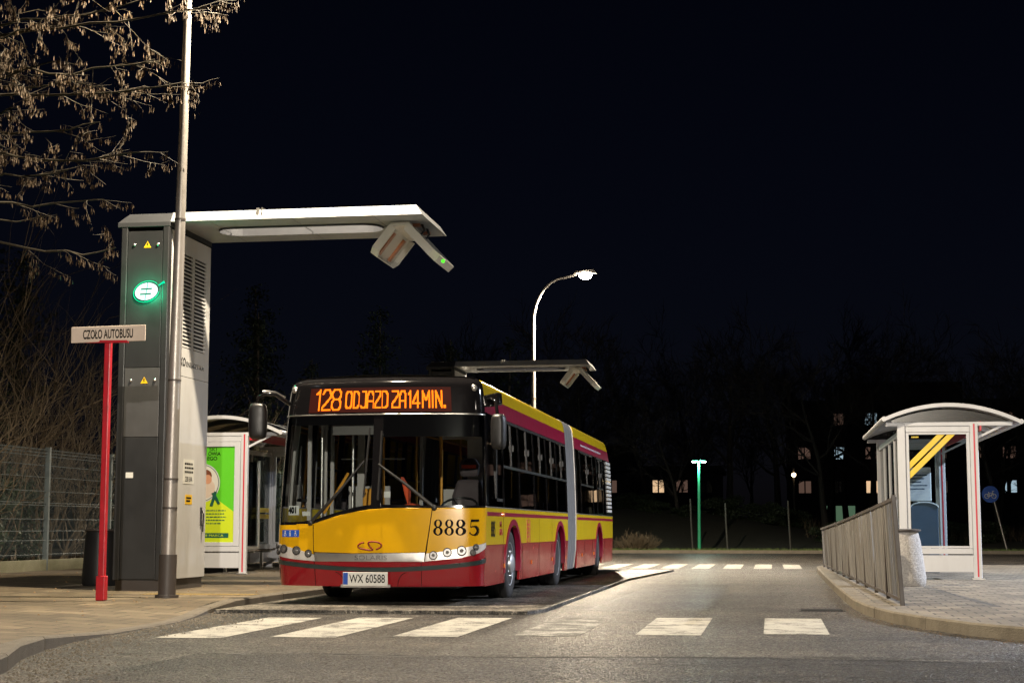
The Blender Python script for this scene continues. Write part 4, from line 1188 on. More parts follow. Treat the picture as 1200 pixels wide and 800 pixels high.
for ya in (ART0 - .02, ART1 - .02):
    for i in range(m - 1):
        (xa, za), (xb, zb) = ring[i], ring[i + 1]
        k = 1.012
        mb.add([(BX + xa * .97, ya, za), (BX + xb * .97, ya, zb), (BX + xb * k, ya, zb + .012), (BX + xa * k, ya, za + .012), (BX + xa * .97, ya + .05, za), (BX + xb * .97, ya + .05, zb), (BX + xb * k, ya + .05, zb + .012), (BX + xa * k, ya + .05, za + .012)], [(0,1,2,3),(7,6,5,4),(3,2,6,7),(0,4,5,1)])
mb.build('bellows_frame', M['silver'], bus, weld=True)
# --- roof, rear, floor
for ya, yb in ((None, ART0), (ART1, None)):
    mb = MB(); vs = []; fs = []
    yst = frange(0, 1, 12); xst = frange(-1, 1, 12)
    for t in yst:
        for u in xst:
            a = ya if ya is not None else yfront(2.95) - YC + plan(u * 1.17)[1] + .002
            b = yb if yb is not None else rear(2.95)
            vs.append((BX + u * 1.176, a + (b - a) * t, 2.95 + .035 * (1 - u * u)))
    n = len(xst)
    for i in range(12):
        for k in range(12): fs.append((i*n+k, i*n+k+1, (i+1)*n+k+1, (i+1)*n+k))
    mb.add(vs, fs); mb.build('roof', M['bellows'], bus, smooth=50, fix=False)
mb = MB()
zz = frange(SK, 2.95, 20)
for a, b in zip(zz, zz[1:]):
    mb.quad((BX - hw(a), rear(a) - .002, a), (BX + hw(a), rear(a) - .002, a), (BX + hw(b), rear(b) - .002, b), (BX - hw(b), rear(b) - .002, b))
mb.build('rear_panel', M['yellow_side'], bus, weld=True)
mb = MB()
mb.box((BX - 1.27, 20.75, .34), (BX + 1.27, 37.1, .385))
for yc in AXLES:
    for sd in (-1, 1):
        x0, x1 = sorted((BX + sd * .80, BX + sd * 1.26))
        mb.box((x0, yc - .74, .386), (x1, yc - .70, 1.08)); mb.box((x0, yc + .70, .386), (x1, yc + .74, 1.08)); mb.box((x0, yc - .70, 1.05), (x1, yc + .70, 1.08))
        xi0, xi1 = sorted((BX + sd * .80, BX + sd * .83)); mb.box((xi0, yc - .70, .386), (xi1, yc + .70, 1.049))
mb.box((BX - .85, 21.2, .22), (BX + .85, 36.8, .34))
mb.build('chassis', M['interior_dark'], bus)
for yc in AXLES:
    mb = MB(); mb.tube([(BX - 1.0, yc, .48), (BX + 1.0, yc, .48)], .09, 10); mb.build('axle', M['black'], bus)
for x in (-.5, .2):
    mb = MB(); mb.tube([(BX + x, 21.0, .27), (BX + x, 22.2, .25)], .03, 8); mb.build('tow_bar', M['black'], bus)
mb = MB(); mb.box((BX + .15, 25.0, .12), (BX + .32, 25.2, .25)); mb.build('drain_box', M['black'], bus)
mb = MB(); mb.box((BX + .6, 24.6, .14), (BX + 1.0, 25.6, .23)); mb.build('air_tank', M['black'], bus, bevel=.03)
mb = MB()
mb.box((BX - 1.22, 20.9, 2.80), (BX + 1.22, ART0, 2.83)); mb.box((BX - 1.22, ART1, 2.80), (BX + 1.22, 36.5, 2.83))
mb.build('ceiling', M['interior'], bus)
# --- wheels
def wheel(cx, yc, sd, dual=False):
    R = .48
    def L(prof, c): 
        return [(r, h * sd) for r, h in prof]
    mb = MB()
    xo = cx
    t = [(.30, .0), (.33, .012), (.40, .018), (.445, .008), (.468, -.012), (.48, -.035), (.481, -.09), (.474, -.095), (.474, -.105), (.481, -.11), (.481, -.17), (.474, -.175), (.474, -.185), (.481, -.19), (.48, -.255), (.465, -.28), (.40, -.295), (.30, -.29)]
    mb.lathe([(r, h * sd) for r, h in t], (xo, yc, .51), 'x', 40)
    if dual: mb.lathe([(r, (h - .33) * sd) for r, h in t], (xo, yc, .51), 'x', 40)
    w = mb.build('wheel', M['rubber'], bus, smooth=45)
    mb = MB()
    rim = [(.305, -.003), (.300, .006), (.285, .0), (.275, -.03), (.262, -.10 if dual else -.05), (.20, -.13 if dual else -.045), (.15, -.12 if dual else -.01), (.145, -.05 if dual else .03), (.10, -.03 if dual else .055), (.0, -.028 if dual else .06)]
    mb.lathe([(r, h * sd) for r, h in rim], (xo, yc, .51), 'x', 40)
    rm = mb.build('rim', M['rim'], w, smooth=40)
    mb = MB()
    for k in range(10):
        a = 2 * pi * k / 10; b_ = -.12 if dual else -.03
        c = (xo + sd * b_, yc + .175 * cos(a), .51 + .175 * sin(a))
        mb.lathe([(.017, 0), (.017, .035 * sd), (.008, .042 * sd)], c, 'x', 6)
    mb.build('wheel_nut', M['silver'], rm)
for sd in (1, -1):
    wheel(BX + sd * 1.31, AXLES[0], sd)
    wheel(BX + sd * 1.305, AXLES[1], sd, True)
    wheel(BX + sd * 1.305, AXLES[2], sd, True)
# --- interior
FL = .386
mb = MB()
mb.add([(BX - 1.28, 20.60, .9), (BX + 1.25, 20.60, .9), (BX + 1.25, 20.45, 1.15), (BX - 1.25, 20.45, 1.0), (BX - 1.25, 20.95, .95), (BX + 1.25, 20.95, .95), (BX + 1.25, 20.9, 1.18), (BX - 1.25, 20.9, 1.0)], [(0,1,2,3),(4,7,6,5),(3,2,6,7),(0,4,5,1),(0,3,7,4),(1,5,6,2)])
mb.build('dashboard', M['interior_dark'], bus)
ds = MB()
ds.box((BX + .56, 21.78, .95), (BX + 1.06, 22.25, 1.08))
ds.prism([(.59, 1.05), (1.03, 1.05), (1.05, 1.45), (.98, 1.68), (.64, 1.68), (.57, 1.45)], lambda x, z: (BX + x, 22.16 + (z - 1.05) * .14, z), lambda x, z: (BX + x, 22.30 + (z - 1.05) * .14, z))
ds.prism([(.68, 1.71), (.94, 1.71), (.96, 1.88), (.90, 1.98), (.72, 1.98), (.66, 1.88)], lambda x, z: (BX + x, 22.24, z), lambda x, z: (BX + x, 22.34, z))
ds.box((BX + .70, 21.9, FL), (BX + .92, 22.15, .95))
so = ds.build('driver_seat', M['seat'], bus, bevel=.05)
mb = MB(); mb.box((BX + .71, 22.232, 1.83), (BX + .91, 22.239, 1.88)); mb.build('seat_label', M['jacket'], so)
mb = MB()
c0 = Vector((BX + .83, 21.45, 1.30)); R = Matrix.Translation(c0) @ Matrix.Rotation(radians(28), 4, 'X')
ring_ = [R @ Vector((.24 * cos(t), .24 * sin(t), 0)) for t in frange(0, 2 * pi, 28)]
mb.tube(ring_, .016, 8, cap=False)
for a in (0, 2.1, 4.2): mb.tube([R @ Vector((0, 0, -.03)), R @ Vector((.23 * cos(a), .23 * sin(a), 0))], .012, 6)
mb.tube([R @ Vector((0, 0, -.03)), c0 + Vector((0, -.35, -.5))], .03, 8)
mb.build('steering_wheel', M['black'], bus, smooth=60)
mb = MB()
mb.add([(BX + .05, 21.3, 1.70), (BX + .16, 21.32, 1.52), (BX + .15, 21.36, 1.28), (BX + .10, 21.33, 1.45), (BX + .05, 21.5, 1.70), (BX + .16, 21.5, 1.52), (BX + .15, 21.5, 1.28), (BX + .10, 21.5, 1.45)], [(0,1,2,3),(4,7,6,5),(0,4,5,1),(1,5,6,2),(2,6,7,3),(3,7,4,0)])
mb.build('hanging_jacket', M['jacket'], bus, bevel=.02)
mb = MB()
for k in range(9):
    t = k / 8 * pi; 
mb.lathe([(.0, .17), (.10, .15), (.16, .08), (.17, 0)], (BX + .34, 20.75, 1.16), 'z', 16); mb.build('orange_bag', M['jacket'], bus, smooth=60)
# partition behind the driver and half-height door
mb = MB(); mb.box((BX + .40, 22.5, FL), (BX + 1.24, 22.54, 1.55)); mb.box((BX + .36, 21.2, FL), (BX + .40, 22.5, 1.2)); mb.build('cab_partition', M['interior'], bus)
mb = MB(); mb.box((BX + .72, 22.6, 1.3), (BX + 1.24, 22.64, 2.25)); mb.build('cab_rear_panel', M['interior'], bus)
for x, y, w in ((-1.18, 21.2, .05), (-1.12, 21.75, .06), (-1.18, 22.35, .05), (-.80, 22.5, .10), (-.68, 23.0, .04), (-.25, 24.0, .05)):
    mb = MB(); mb.box((BX + x - w / 2, y, FL), (BX + x + w / 2, y + .04, 2.7)); mb.build('door_post', M['interior'], bus)
mb = MB(); mb.bar((BX - 1.0, 21.3, 1.2), (BX - .72, 21.5, 1.75), .03, .03); mb.build('door_rail', M['rail_yellow'], bus)
mb = MB(); mb.box((BX - .62, 21.9, 1.15), (BX - .38, 22.05, 1.55)); mb.build('ticket_validator', M['rail_yellow'], bus, bevel=.02)
mb = MB(); mb.box((BX + .38, 22.5, 2.25), (BX + 1.24, 22.56, 2.8)); mb.build('cab_bulkhead', M['interior'], bus)
mb = MB(); mb.box((BX - 1.1, 23.2, 2.45), (BX - .2, 23.3, 2.8)); mb.build('door_gear_cover', M['interior'], bus)
def pole(x, y, z0=FL, z1=2.8, mt='rail_yellow'):
    mb = MB(); mb.tube([(BX + x, y, z0), (BX + x, y, z1)], .018, 8); mb.build('grab_pole', M[mt], bus, smooth=60)
for x, y in ((.35, 22.6), (-.42, 22.3), (-.45, 24.6), (.45, 24.6), (-.45, 26.4), (.45, 26.4), (-.45, 28.2), (.45, 28.2), (-.45, 31.5), (.45, 31.5), (.45, 33)): pole(x, y)
for x in (-.42, .42):
    mb = MB(); mb.tube([(BX + x, 22.5, 2.45), (BX + x, 36, 2.45)], .016, 8); mb.build('ceiling_rail', M['rail_yellow'], bus, smooth=60)
for x, y0, y1 in ((-.95, 21.0, 21.0), (-.55, 21.1, 21.1)): pole(x, y0, .9, 2.5, 'silver')
mb = MB(); mb.box((BX - .95, 22.0, 1.95), (BX - .05, 22.03, 1.97)); mb.box((BX - 1.0, 22.6, 1.0), (BX - .4, 22.64, 1.6)); mb.build('front_barrier', M['interior'], bus)
first = None
k = 0
for y in (23.9, 24.7, 25.5, 26.3, 27.1, 27.9, 31.2, 32.0, 32.8, 34.9, 35.7):
    for x in (-.88, .88):
        if x < 0 and 24.2 < y < 25.8: continue
        if first is None:
            mb = MB(); z = .62
            mb.box((BX + x - .36, y, z + .17), (BX + x + .36, y + .42, z + .24)); mb.add([(BX + x - .36, y + .38, z + .2), (BX + x + .36, y + .38, z + .2), (BX + x + .34, y + .5, z + .82), (BX + x - .34, y + .5, z + .82), (BX + x - .36, y + .44, z + .2), (BX + x + .36, y + .44, z + .2), (BX + x + .34, y + .55, z + .82), (BX + x - .34, y + .55, z + .82)], [(0,1,2,3),(4,7,6,5),(0,4,5,1),(2,6,7,3),(1,5,6,2),(0,3,7,4)])
            mb.box((BX + x - .3, y + .05, FL), (BX + x + .3, y + .38, z + .17))
            first = mb.build('passenger_seat', M['seat'], bus, bevel=.03); fx, fy = x, y
        else:
            c = first.copy(); COL.objects.link(c); c.parent = bus
            c.location = (x - fx, y - fy, 0)
# ------------------------------------------------------------------ overhead bus charger
KX0, KX1, KY0, KY1 = -9.30, -8.57, 22.15, 23.92
def charger():
    t = thing('bus_charger', ((KX0 + KX1) / 2, (KY0 + KY1) / 2, .12), 'tall grey bus charging cabinet with a glowing green sign and a long roof arm', 'charger', 'overhead bus chargers beside the kerb')
    mb = MB(); mb.box((KX0 + .03, KY0 + .04, .12), (KX1 - .03, KY1 - .03, .27)); mb.build('plinth', M['dark_post'], t)
    mb = MB(); mb.box((KX0 + .02, KY0 + .03, .27), (KX1 - .03, KY1, 5.30)); mb.build('cabinet_body', M['anthracite'], t)
    # front, in three panels, with a narrow corner post at each side
    for z0, z1, mt in ((.285, 2.30, 'anthracite'), (2.306, 3.30, 'grey_sheet'), (3.306, 5.30, 'anthracite')):
        mb = MB(); mb.box((KX0 + .10, KY0, z0), (KX1 - .10, KY0 + .03, z1)); p = mb.build('front_panel', M[mt], t, bevel=.005)
        if z0 > 2.31 or z0 > 3.3:
            pass
    for x0, x1 in ((KX0, KX0 + .095), (KX1 - .095, KX1)):
        mb = MB(); mb.box((x0, KY0 - .01, .27), (x1, KY0 + .115, 5.36)); mb.build('corner_post', M['anthracite'], t, bevel=.012)
    for z in (5.10, 3.12):
        for x in (KX0 + .20, KX1 - .17):
            mb = MB(); mb.lathe([(.018, .005), (.022, -.012), (.012, -.022), (0, -.024)], (x, KY0, z), 'y', 12); mb.build('bolt', M['silver'], t, smooth=50)
        mb = MB(); xc = KX0 + .40
        mb.prism([(xc - .055, z - .045), (xc + .055, z - .045), (xc, z + .05)], lambda x, z_: (x, KY0 - .004, z_), lambda x, z_: (x, KY0 - .0005, z_)); w = mb.build('warning_triangle', M['warn'], t)
        mb = MB(); mb.prism([(xc - .008, z + .025), (xc + .012, z + .025), (xc + .002, z), (xc + .012, z), (xc - .006, z - .03), (xc, z - .008), (xc - .012, z - .008)], lambda x, z_: (x, KY0 - .006, z_), lambda x, z_: (x, KY0 - .0045, z_)); mb.build('bolt_symbol', M['ink'], w)
    mb = MB(); mb.box((KX0 + .16, KY0 - .004, 1.72), (KX0 + .27, KY0 - .0005, 1.80)); mb.build('type_plate', M['sticker'], t)
    # glowing sign: a round leaf cut by a slanted gap and two bars, in a thin green outline
    cx, cz = KX0 + .405, 4.41; rx, rz = .165, .125
    sh = lambda u, v: (cx + u + .16 * v, cz + v + .04 * u)
    half = [[], []]
    for g in (0, 1):
        pts = []
        a0, a1 = (pi / 2 + .12, 3 * pi / 2 - .10) if g == 0 else (-pi / 2 + .12, pi / 2 - .10)
        for tt in frange(a0, a1, 20): pts.append((rx * cos(tt), rz * sin(tt)))
        half[g] = pts
    for g in (0, 1):
        mb = MB(); P = []
        for k in range(25):
            v = -rz + 2 * rz * k / 24; xo = rx * sqrt(max(0, 1 - (v / rz) ** 2))
            P.append((max(xo, .0125) if g else -max(xo, .0125), v))
        P = [(.012 if g else -.012, -rz)] + P + [(.012 if g else -.012, rz)]
        mb.prism(P, lambda u, v: (sh(u, v)[0], KY0 - .03, sh(u, v)[1]), lambda u, v: (sh(u, v)[0], KY0 - .001, sh(u, v)[1]))
        mb.build('sign_leaf', M['kiosk_glow'], t)
    for v0 in (-.040, .034):
        mb = MB(); mb.prism([(-.085, v0 - .011), (.085, v0 - .011), (.085, v0 + .011), (-.085, v0 + .011)], lambda u, v: (sh(u, v)[0], KY0 - .034, sh(u, v)[1]), lambda u, v: (sh(u, v)[0], KY0 - .0305, sh(u, v)[1]))
        mb.build('sign_bar', M['ink'], t)
    mb = MB()
    oute = [sh((rx + .03) * cos(a), (rz + .03) * sin(a)) for a in frange(.75, 2 * pi - .1, 40)]
    mb.tube([(x, KY0 - .012, z) for x, z in oute], .0055, 6)
    a0 = sh(rx + .005, .075); mb.tube([(a0[0], KY0 - .012, a0[1]), (a0[0] + .05, KY0 - .012, a0[1] + .035), (a0[0] + .09, KY0 - .012, a0[1] + .05)], [.008, .010, .020], 6)
    mb.build('sign_outline', M['kiosk_green'], t)
    gl = bpy.data.lights.new('sign_light', 'POINT'); gl.energy = 7.0; gl.color = (0.0, 1.0, .42); gl.shadow_soft_size = .12
    lo = bpy.data.objects.new('sign_light', gl); COL.objects.link(lo); lo.parent = t; lo.location = Vector((cx, KY0 - .16, cz)) - ORG[t]
    # road side: white sheets with two louvre columns
    xs0, xs1 = KX1 - .03, KX1
    mb = MB()
    yl = [(KY0 + .62, KY0 + .98), (KY0 + 1.08, KY0 + 1.58)]
    zl0, zl1 = 3.66, 5.06
    mb.box((xs0, KY0 + .12, 3.24), (xs1, KY1, zl0)); mb.box((xs0, KY0 + .12, zl1), (xs1, KY1, 5.34))
    mb.box((xs0, KY0 + .12, zl0), (xs1, yl[0][0], zl1)); mb.box((xs0, yl[0][1], zl0), (xs1, yl[1][0], zl1)); mb.box((xs0, yl[1][1], zl0), (xs1, KY1, zl1))
    mb.build('side_panel', M['white_sheet'], t)
    mb = MB(); mb.box((xs0, KY0 + .12, .28), (xs1, KY1, 3.232)); mb.build('side_panel', M['white_sheet'], t)
    for a, b in yl:
        mb = MB(); mb.box((xs0 - .02, a, zl0), (xs0 + .003, b, zl1)); lv = mb.build('louvre', M['ink'], t)
        mb = MB()
        for k in range(24):
            z = zl0 + .01 + k * (zl1 - zl0 - .01) / 24
            mb.add([(xs1 - .022, a, z + .033), (xs1 - .022, b, z + .033), (xs1 + .004, b, z), (xs1 + .004, a, z), (xs1 - .022, a, z + .039), (xs1 - .022, b, z + .039), (xs1 + .004, b, z + .022), (xs1 + .004, a, z + .022)], [(0,1,2,3),(7,6,5,4),(3,2,6,7),(0,4,5,1),(0,3,7,4),(1,5,6,2)])
        mb.build('louvre_slats', M['white_sheet'], lv)
    SX = KX1
    text('maker_lettering', 'EKO', M['ink'], t, (SX, KY0 + .62, 3.45), (0, 1, 0), (0, 0, 1), h=.13, w=.30, shear=.2, bold=.025)
    text('maker_lettering', 'ENERGETYKA', M['anthracite'], t, (SX, KY0 + 1.18, 3.43), (0, 1, 0), (0, 0, 1), h=.075, w=.76, bold=.01)
    mb = MB(); mb.box((SX + .0005, KY0 + .78, 1.66), (SX + .004, KY0 + 1.22, 2.02)); s = mb.build('rating_plate', M['sticker'], t)
    text('plate_lettering', '230 kVA', M['ink'], s, (SX + .004, KY0 + 1.0, 1.73), (0, 1, 0), (0, 0, 1), h=.075, w=.30)
    mb = MB(); pr = random.Random(6)
    for k in range(3):
        y = KY0 + .83
        while y < KY0 + 1.15: w = pr.uniform(.03, .08); mb.box((SX + .004, y, 1.94 - k * .06), (SX + .0055, y + w, 1.97 - k * .06)); y += w + .015
    mb.build('plate_small_print', M['ink'], s)
    mb = MB(); mb.box((SX + .0005, KY0 + .88, 1.36), (SX + .004, KY0 + 1.16, 1.50)); s = mb.build('yellow_sticker', M['warn'], t)
    mb = MB()
    for k in range(2): mb.box((SX + .004, KY0 + .92, 1.44 - k * .045), (SX + .0055, KY0 + 1.12 - k * .04, 1.465 - k * .045))
    mb.build('plate_small_print', M['ink'], s)
    mb = MB(); mb.box((SX, KY1 - .24, 1.05), (SX + .02, KY1 - .20, 1.32)); mb.tube([(SX + .02, KY1 - .22, 1.28), (SX + .05, KY1 - .22, 1.22), (SX + .04, KY1 - .22, .95)], .012, 6); mb.build('door_handle', M['black'], t)
    # ---- roof arm: a plate with a slanted fascia and a long rounded opening
    AX1 = -4.83; z0, z1 = 5.43, 5.58
    n = 64
    def stad(k, yc=23.0, x0=-8.12, x1=-5.58, r=.30):
        per = 2 * (x1 - x0 - 2 * r) + 2 * pi * r; s = per * k / n
        L = x1 - x0 - 2 * r
        if s < L: return (x0 + r + s, yc - r)
        s -= L
        if s < pi * r: a = -pi / 2 + s / r; return (x1 - r + r * cos(a), yc + r * sin(a))
        s -= pi * r
        if s < L: return (x1 - r - s, yc + r)
        s -= L; a = pi / 2 + s / r; return (x0 + r + r * cos(a), yc + r * sin(a))
    ax0, ax1, ay0, ay1 = -8.56, AX1, KY0, KY1 + .03
    cxm, cym = (-8.12 - 5.58) / 2, 23.0
    def outer(p):
        x, y = p; dx, dy = x - cxm, y - cym
        sc = []
        if dx > 1e-6: sc.append((ax1 - cxm) / dx)
        if dx < -1e-6: sc.append((ax0 - cxm) / dx)
        if dy > 1e-6: sc.append((ay1 - cym) / dy)
        if dy < -1e-6: sc.append((ay0 - cym) / dy)
        s = min(sc); return (cxm + dx * s, cym + dy * s)
    inn = [stad(k) for k in range(n)]; out = [outer(p) for p in inn]
    # make the four corners exact
    for c in ((ax0, ay0), (ax1, ay0), (ax1, ay1), (ax0, ay1)):
        i = min(range(n), key=lambda k: (out[k][0] - c[0]) ** 2 + (out[k][1] - c[1]) ** 2); out[i] = c
    slant = lambda x, y: (x - (.10 if abs(x - ax1) < 1e-6 else 0), y + (.10 if abs(y - ay0) < 1e-6 else 0))
    vs = [(x, y, z0) for x, y in out] + [(x, y, z0) for x, y in inn] + [(*slant(x, y), z1) for x, y in out] + [(x, y, z1) for x, y in inn]
    fs_b, fs_t, fs_o, fs_i = [], [], [], []
    for k in range(n):
        j = (k + 1) % n
        fs_b.append((k, n + k, n + j, j)); fs_t.append((2*n + k, 2*n + j, 3*n + j, 3*n + k))
        fs_o.append((k, j, 2*n + j, 2*n + k)); fs_i.append((n + k, 3*n + k, 3*n + j, n + j))
    mb = MB(); mb.add(vs, fs_b + fs_t + fs_o, 0); mb.add(vs, fs_i, 1)
    arm = mb.build('roof_arm', [M['arm_sheet'], M['silver']], t, weld=True)
    mb = MB()
    mb.prism([(KY0 - .015, 5.362), (KY1 + .02, 5.362), (KY1 + .02, 5.58), (KY0 + .13, 5.58), (KY0 - .015, 5.43)], lambda y, z: (KX0 - .06, y, z), lambda y, z: (-8.562, y, z))
    mb.v = [(x + (.12 if x < -9 and z > 5.5 else 0), y, z) for x, y, z in mb.v]
    mb.build('roof_cap', M['cap'], t, bevel=.006)
    mb = MB(); mb.box((-7.28, KY0 + .04, 5.50), (-7.24, KY0 + .2, 5.60)); mb.box((-7.20, KY0 + .03, 5.50), (-7.185, KY0 + .2, 5.60)); mb.build('arm_joint', M['silver'], arm)
    for x in (-8.0, -6.75, -5.55):
        mb = MB(); mb.box((x, KY0 - .003, z0 - .004), (x + .008, KY1 + .033, z0 + .006)); mb.build('sheet_joint', M['lining'], arm)
    for y in (22.95, 23.3):
        mb = MB(); mb.tube([(-5.0, y, 5.44), (-4.96, y, 5.34), (-5.02, y + .05, 5.29), (-5.12, y + .05, 5.33), (-5.2, y + .02, 5.40)], .018, 8); mb.build('supply_cable', M['black'], t, smooth=60)
    # glass light channel let into the opening
    mb = MB()
    for k in range(n):
        j = (k + 1) % n
        q = [(cxm + (x - cxm) * .985, cym + (y - cym) * .96) for x, y in (inn[k], inn[j])]
        mb.quad((*q[0], 5.40), (*q[1], 5.40), (*q[1], 5.60), (*q[0], 5.60))
    mb.build('opening_lining', M['lining'], arm, weld=True)
    # ---- contact hood: two wings hung in an inverted V
    hx, hy0, hy1, hz = -5.26, 22.62, 23.90, 5.37
    Rr = Matrix.Identity(4)
    def wing(sg, L=.60):
        mb = MB()
        # outline along the wing, from the ridge outwards; thickness falls towards the tip
        a = radians(47 if sg > 0 else 52)
        ux, uz = sg * cos(a), -sin(a); nx, nz = sg * sin(a), cos(a)
        P = lambda d, y, o: Rr @ Vector((hx + sg * .12 + ux * d + nx * o, y, hz + uz * d + nz * o))
        # outer sheet
        sec = [(0, hy0), (L * .82, hy0), (L, hy0 + .12), (L, hy1 - .12), (L * .82, hy1), (0, hy1)]
        k = len(sec)
        vs = [P(d, y, .0) for d, y in sec] + [P(d, y, .035) for d, y in sec]
        mb.add(vs, [tuple(range(k)), tuple(range(k, 2*k))[::-1]] + [(i, (i+1) % k, k + (i+1) % k, k + i) for i in range(k)], 0)
        # rim walls standing down around the edge
        for (d0, y0), (d1, y1) in zip(sec, sec[1:]):
            if (d0, d1) == (0, 0): continue
            vs = [P(d0, y0, -.085), P(d1, y1, -.085), P(d1, y1, .0), P(d0, y0, .0)]
            cd, cy = L * .5, (hy0 + hy1) / 2
            sh_ = lambda d, y: (d + (cd - d) * .06, y + (cy - y) * .06)
            i0, i1 = sh_(d0, y0), sh_(d1, y1)
            vs += [P(*i0, -.085), P(*i1, -.085), P(*i1, .0), P(*i0, .0)]
            mb.add(vs, [(0,1,2,3),(7,6,5,4),(0,4,5,1)], 0)
        w = mb.build('hood_wing', M['hood'], t)
        for y in (hy0 + .32, hy1 - .32):
            mb = MB()
            q = [P(.06, y - .05, -.035), P(L * .9, y - .05, -.035), P(L * .9, y + .05, -.035), P(.06, y + .05, -.035)]
            q2 = [P(.06, y - .05, -.002), P(L * .9, y - .05, -.002), P(L * .9, y + .05, -.002), P(.06, y + .05, -.002)]
            mb.add(q + q2, [(0,1,2,3),(0,4,5,1),(1,5,6,2),(2,6,7,3),(3,7,4,0)])
            mb.build('contact_strip', M['copper'], w)
    wing(-1, .50); wing(1, .64)
    mb = MB(); mb.lathe([(0, -.028), (.02, -.02), (.028, 0), (.02, .02), (0, .028)], (-4.62, 22.66, 4.83), 'z', 12); mb.build('indicator_lamp', M['indicator'], t, smooth=60)
    mb = MB()
    top = [Rr @ Vector(v) for v in ((hx - .125, hy0, hz - .01), (hx + .125, hy0, hz - .01), (hx + .125, hy1, hz - .01), (hx - .125, hy1, hz - .01), (hx - .15, hy0, hz + .045), (hx + .15, hy0, hz + .045), (hx + .15, hy1, hz + .045), (hx - .15, hy1, hz + .045))]
    mb.add(top, [(0,3,2,1),(4,5,6,7),(0,1,5,4),(1,2,6,5),(2,3,7,6),(3,0,4,7)]); mb.build('hood_ridge', M['hood'], t)
    for y in (22.85, 23.5):
        mb = MB(); mb.box((hx - .05, y, hz + .02), (hx + .25, y + .12, 5.43)); mb.tube([(hx - .08, y + .06, hz + .075), (hx + .2, y + .06, hz + .075)], .03, 8)
        mb.build('hood_mount', M['copper'], t)
    return t
ch1 = charger()
ch2 = copy_tree(ch1); ch2.location.y += 21.5
ch2['label'] = 'farther bus charger whose pale arm shows over the roof of the bus'
for c in ch2.children_recursive:
    if c.type == 'LIGHT' or c.name.startswith('indicator_lamp'): bpy.data.objects.remove(c)

# ------------------------------------------------------------------ street lamps
def street_lamp(x, y, lean_x, label, lit=True, power=P_STREET, color=(1.0, .84, .62), base_z=.12, d=1.63, zc=7.4, cone=165, blend=.45):
    t = thing('street_lamp', (x, y, base_z), label, 'street lamp', 'curved street lamps along the left kerb')
    ax = lambda z: x + lean_x * (z - base_z) / 8
    mb = MB(); zs = [base_z] + frange(base_z + .3, zc, 12)
    mb.tube([(ax(z), y, z) for z in zs], [.098 - .045 * (z / 7.4) for z in zs], 20)
    mb.build('pole', M['galv'], t, smooth=60)
    mb = MB(); mb.tube([(ax(base_z), y, base_z), (ax(base_z + .55), y, base_z + .55)], .112, 20); mb.tube([(ax(base_z), y, base_z), (ax(base_z + .05), y, base_z + .04)], .15, 20); mb.build('base_sleeve', M['dark_post'], t, smooth=50)
    for z in (1.25, 1.62, 2.9, 5.02):
        mb = MB(); mb.tube([(ax(z), y, z), (ax(z), y, z + .025)], .10 - .045 * z / 7.4 + .004, 16); mb.build('pole_band', M['dark_post'], t, smooth=50)
    arm = []
    for k in range(13):
        a = pi / 2 * k / 12
        arm.append((ax(zc) + 1.0 * (1 - cos(a)) , y, zc + 1.42 * sin(a)))
    arm.append((ax(zc) + d - .25, y, zc + 1.52))
    mb = MB(); mb.tube(arm, [.053 - .015 * k / 13 for k in range(14)], 12); mb.build('curved_arm', M['galv'], t, smooth=60)
    hx, hz = ax(zc) + d, zc + 1.56
    mb = MB(); mb.add([(hx + a, y + b, hz + c) for a, b, c in ((-.35, -.09, -.02), (.38, -.15, -.03), (.38, .15, -.03), (-.35, .09, -.02), (-.32, -.06, .06), (.30, -.10, .11), (.30, .10, .11), (-.32, .06, .06))], [(0,3,2,1),(4,5,6,7),(0,1,5,4),(1,2,6,5),(2,3,7,6),(3,0,4,7)])
    hd = mb.build('lamp_head', M['galv'], t, bevel=.02)
    mb = MB(); mb.lathe([(0, -.20), (.10, -.19), (.175, -.15), (.20, -.08), (.17, -.031)], (hx + .02, y, hz), 'z', 20); mb.build('lamp_bowl', M['bulb'], hd, smooth=60)
    ld = bpy.data.lights.new('lamp_light', 'SPOT'); ld.energy = power; ld.color = color; ld.shadow_soft_size = .12; ld.spot_size = radians(cone); ld.spot_blend = blend
    lo = bpy.data.objects.new('lamp_light', ld); COL.objects.link(lo); lo.parent = hd; lo.location = Vector((hx + .02, y, hz - .30)) - ORG[t]
    return t
street_lamp(-7.68, 20.06, .10, 'grey street lamp pole in front of the charging cabinet, dark sleeve at its foot', zc=8.3)
street_lamp(-7.29, 50.0, 0.0, 'street lamp with its bright white head lit above the bus roof', power=P_FAR)
t = street_lamp(4.2, -12, 0.0, 'street lamp standing behind the viewer', power=P_NEAR, color=(1.0, .90, .77), cone=172, blend=.08)
t.rotation_euler.z = radians(180)
t = street_lamp(15.5, 31.0, 0.0, 'street lamp standing on the right pavement, outside the picture', power=P_SIDE, color=(.78, .85, 1.0), base_z=0.12)
t.rotation_euler.z = radians(180)

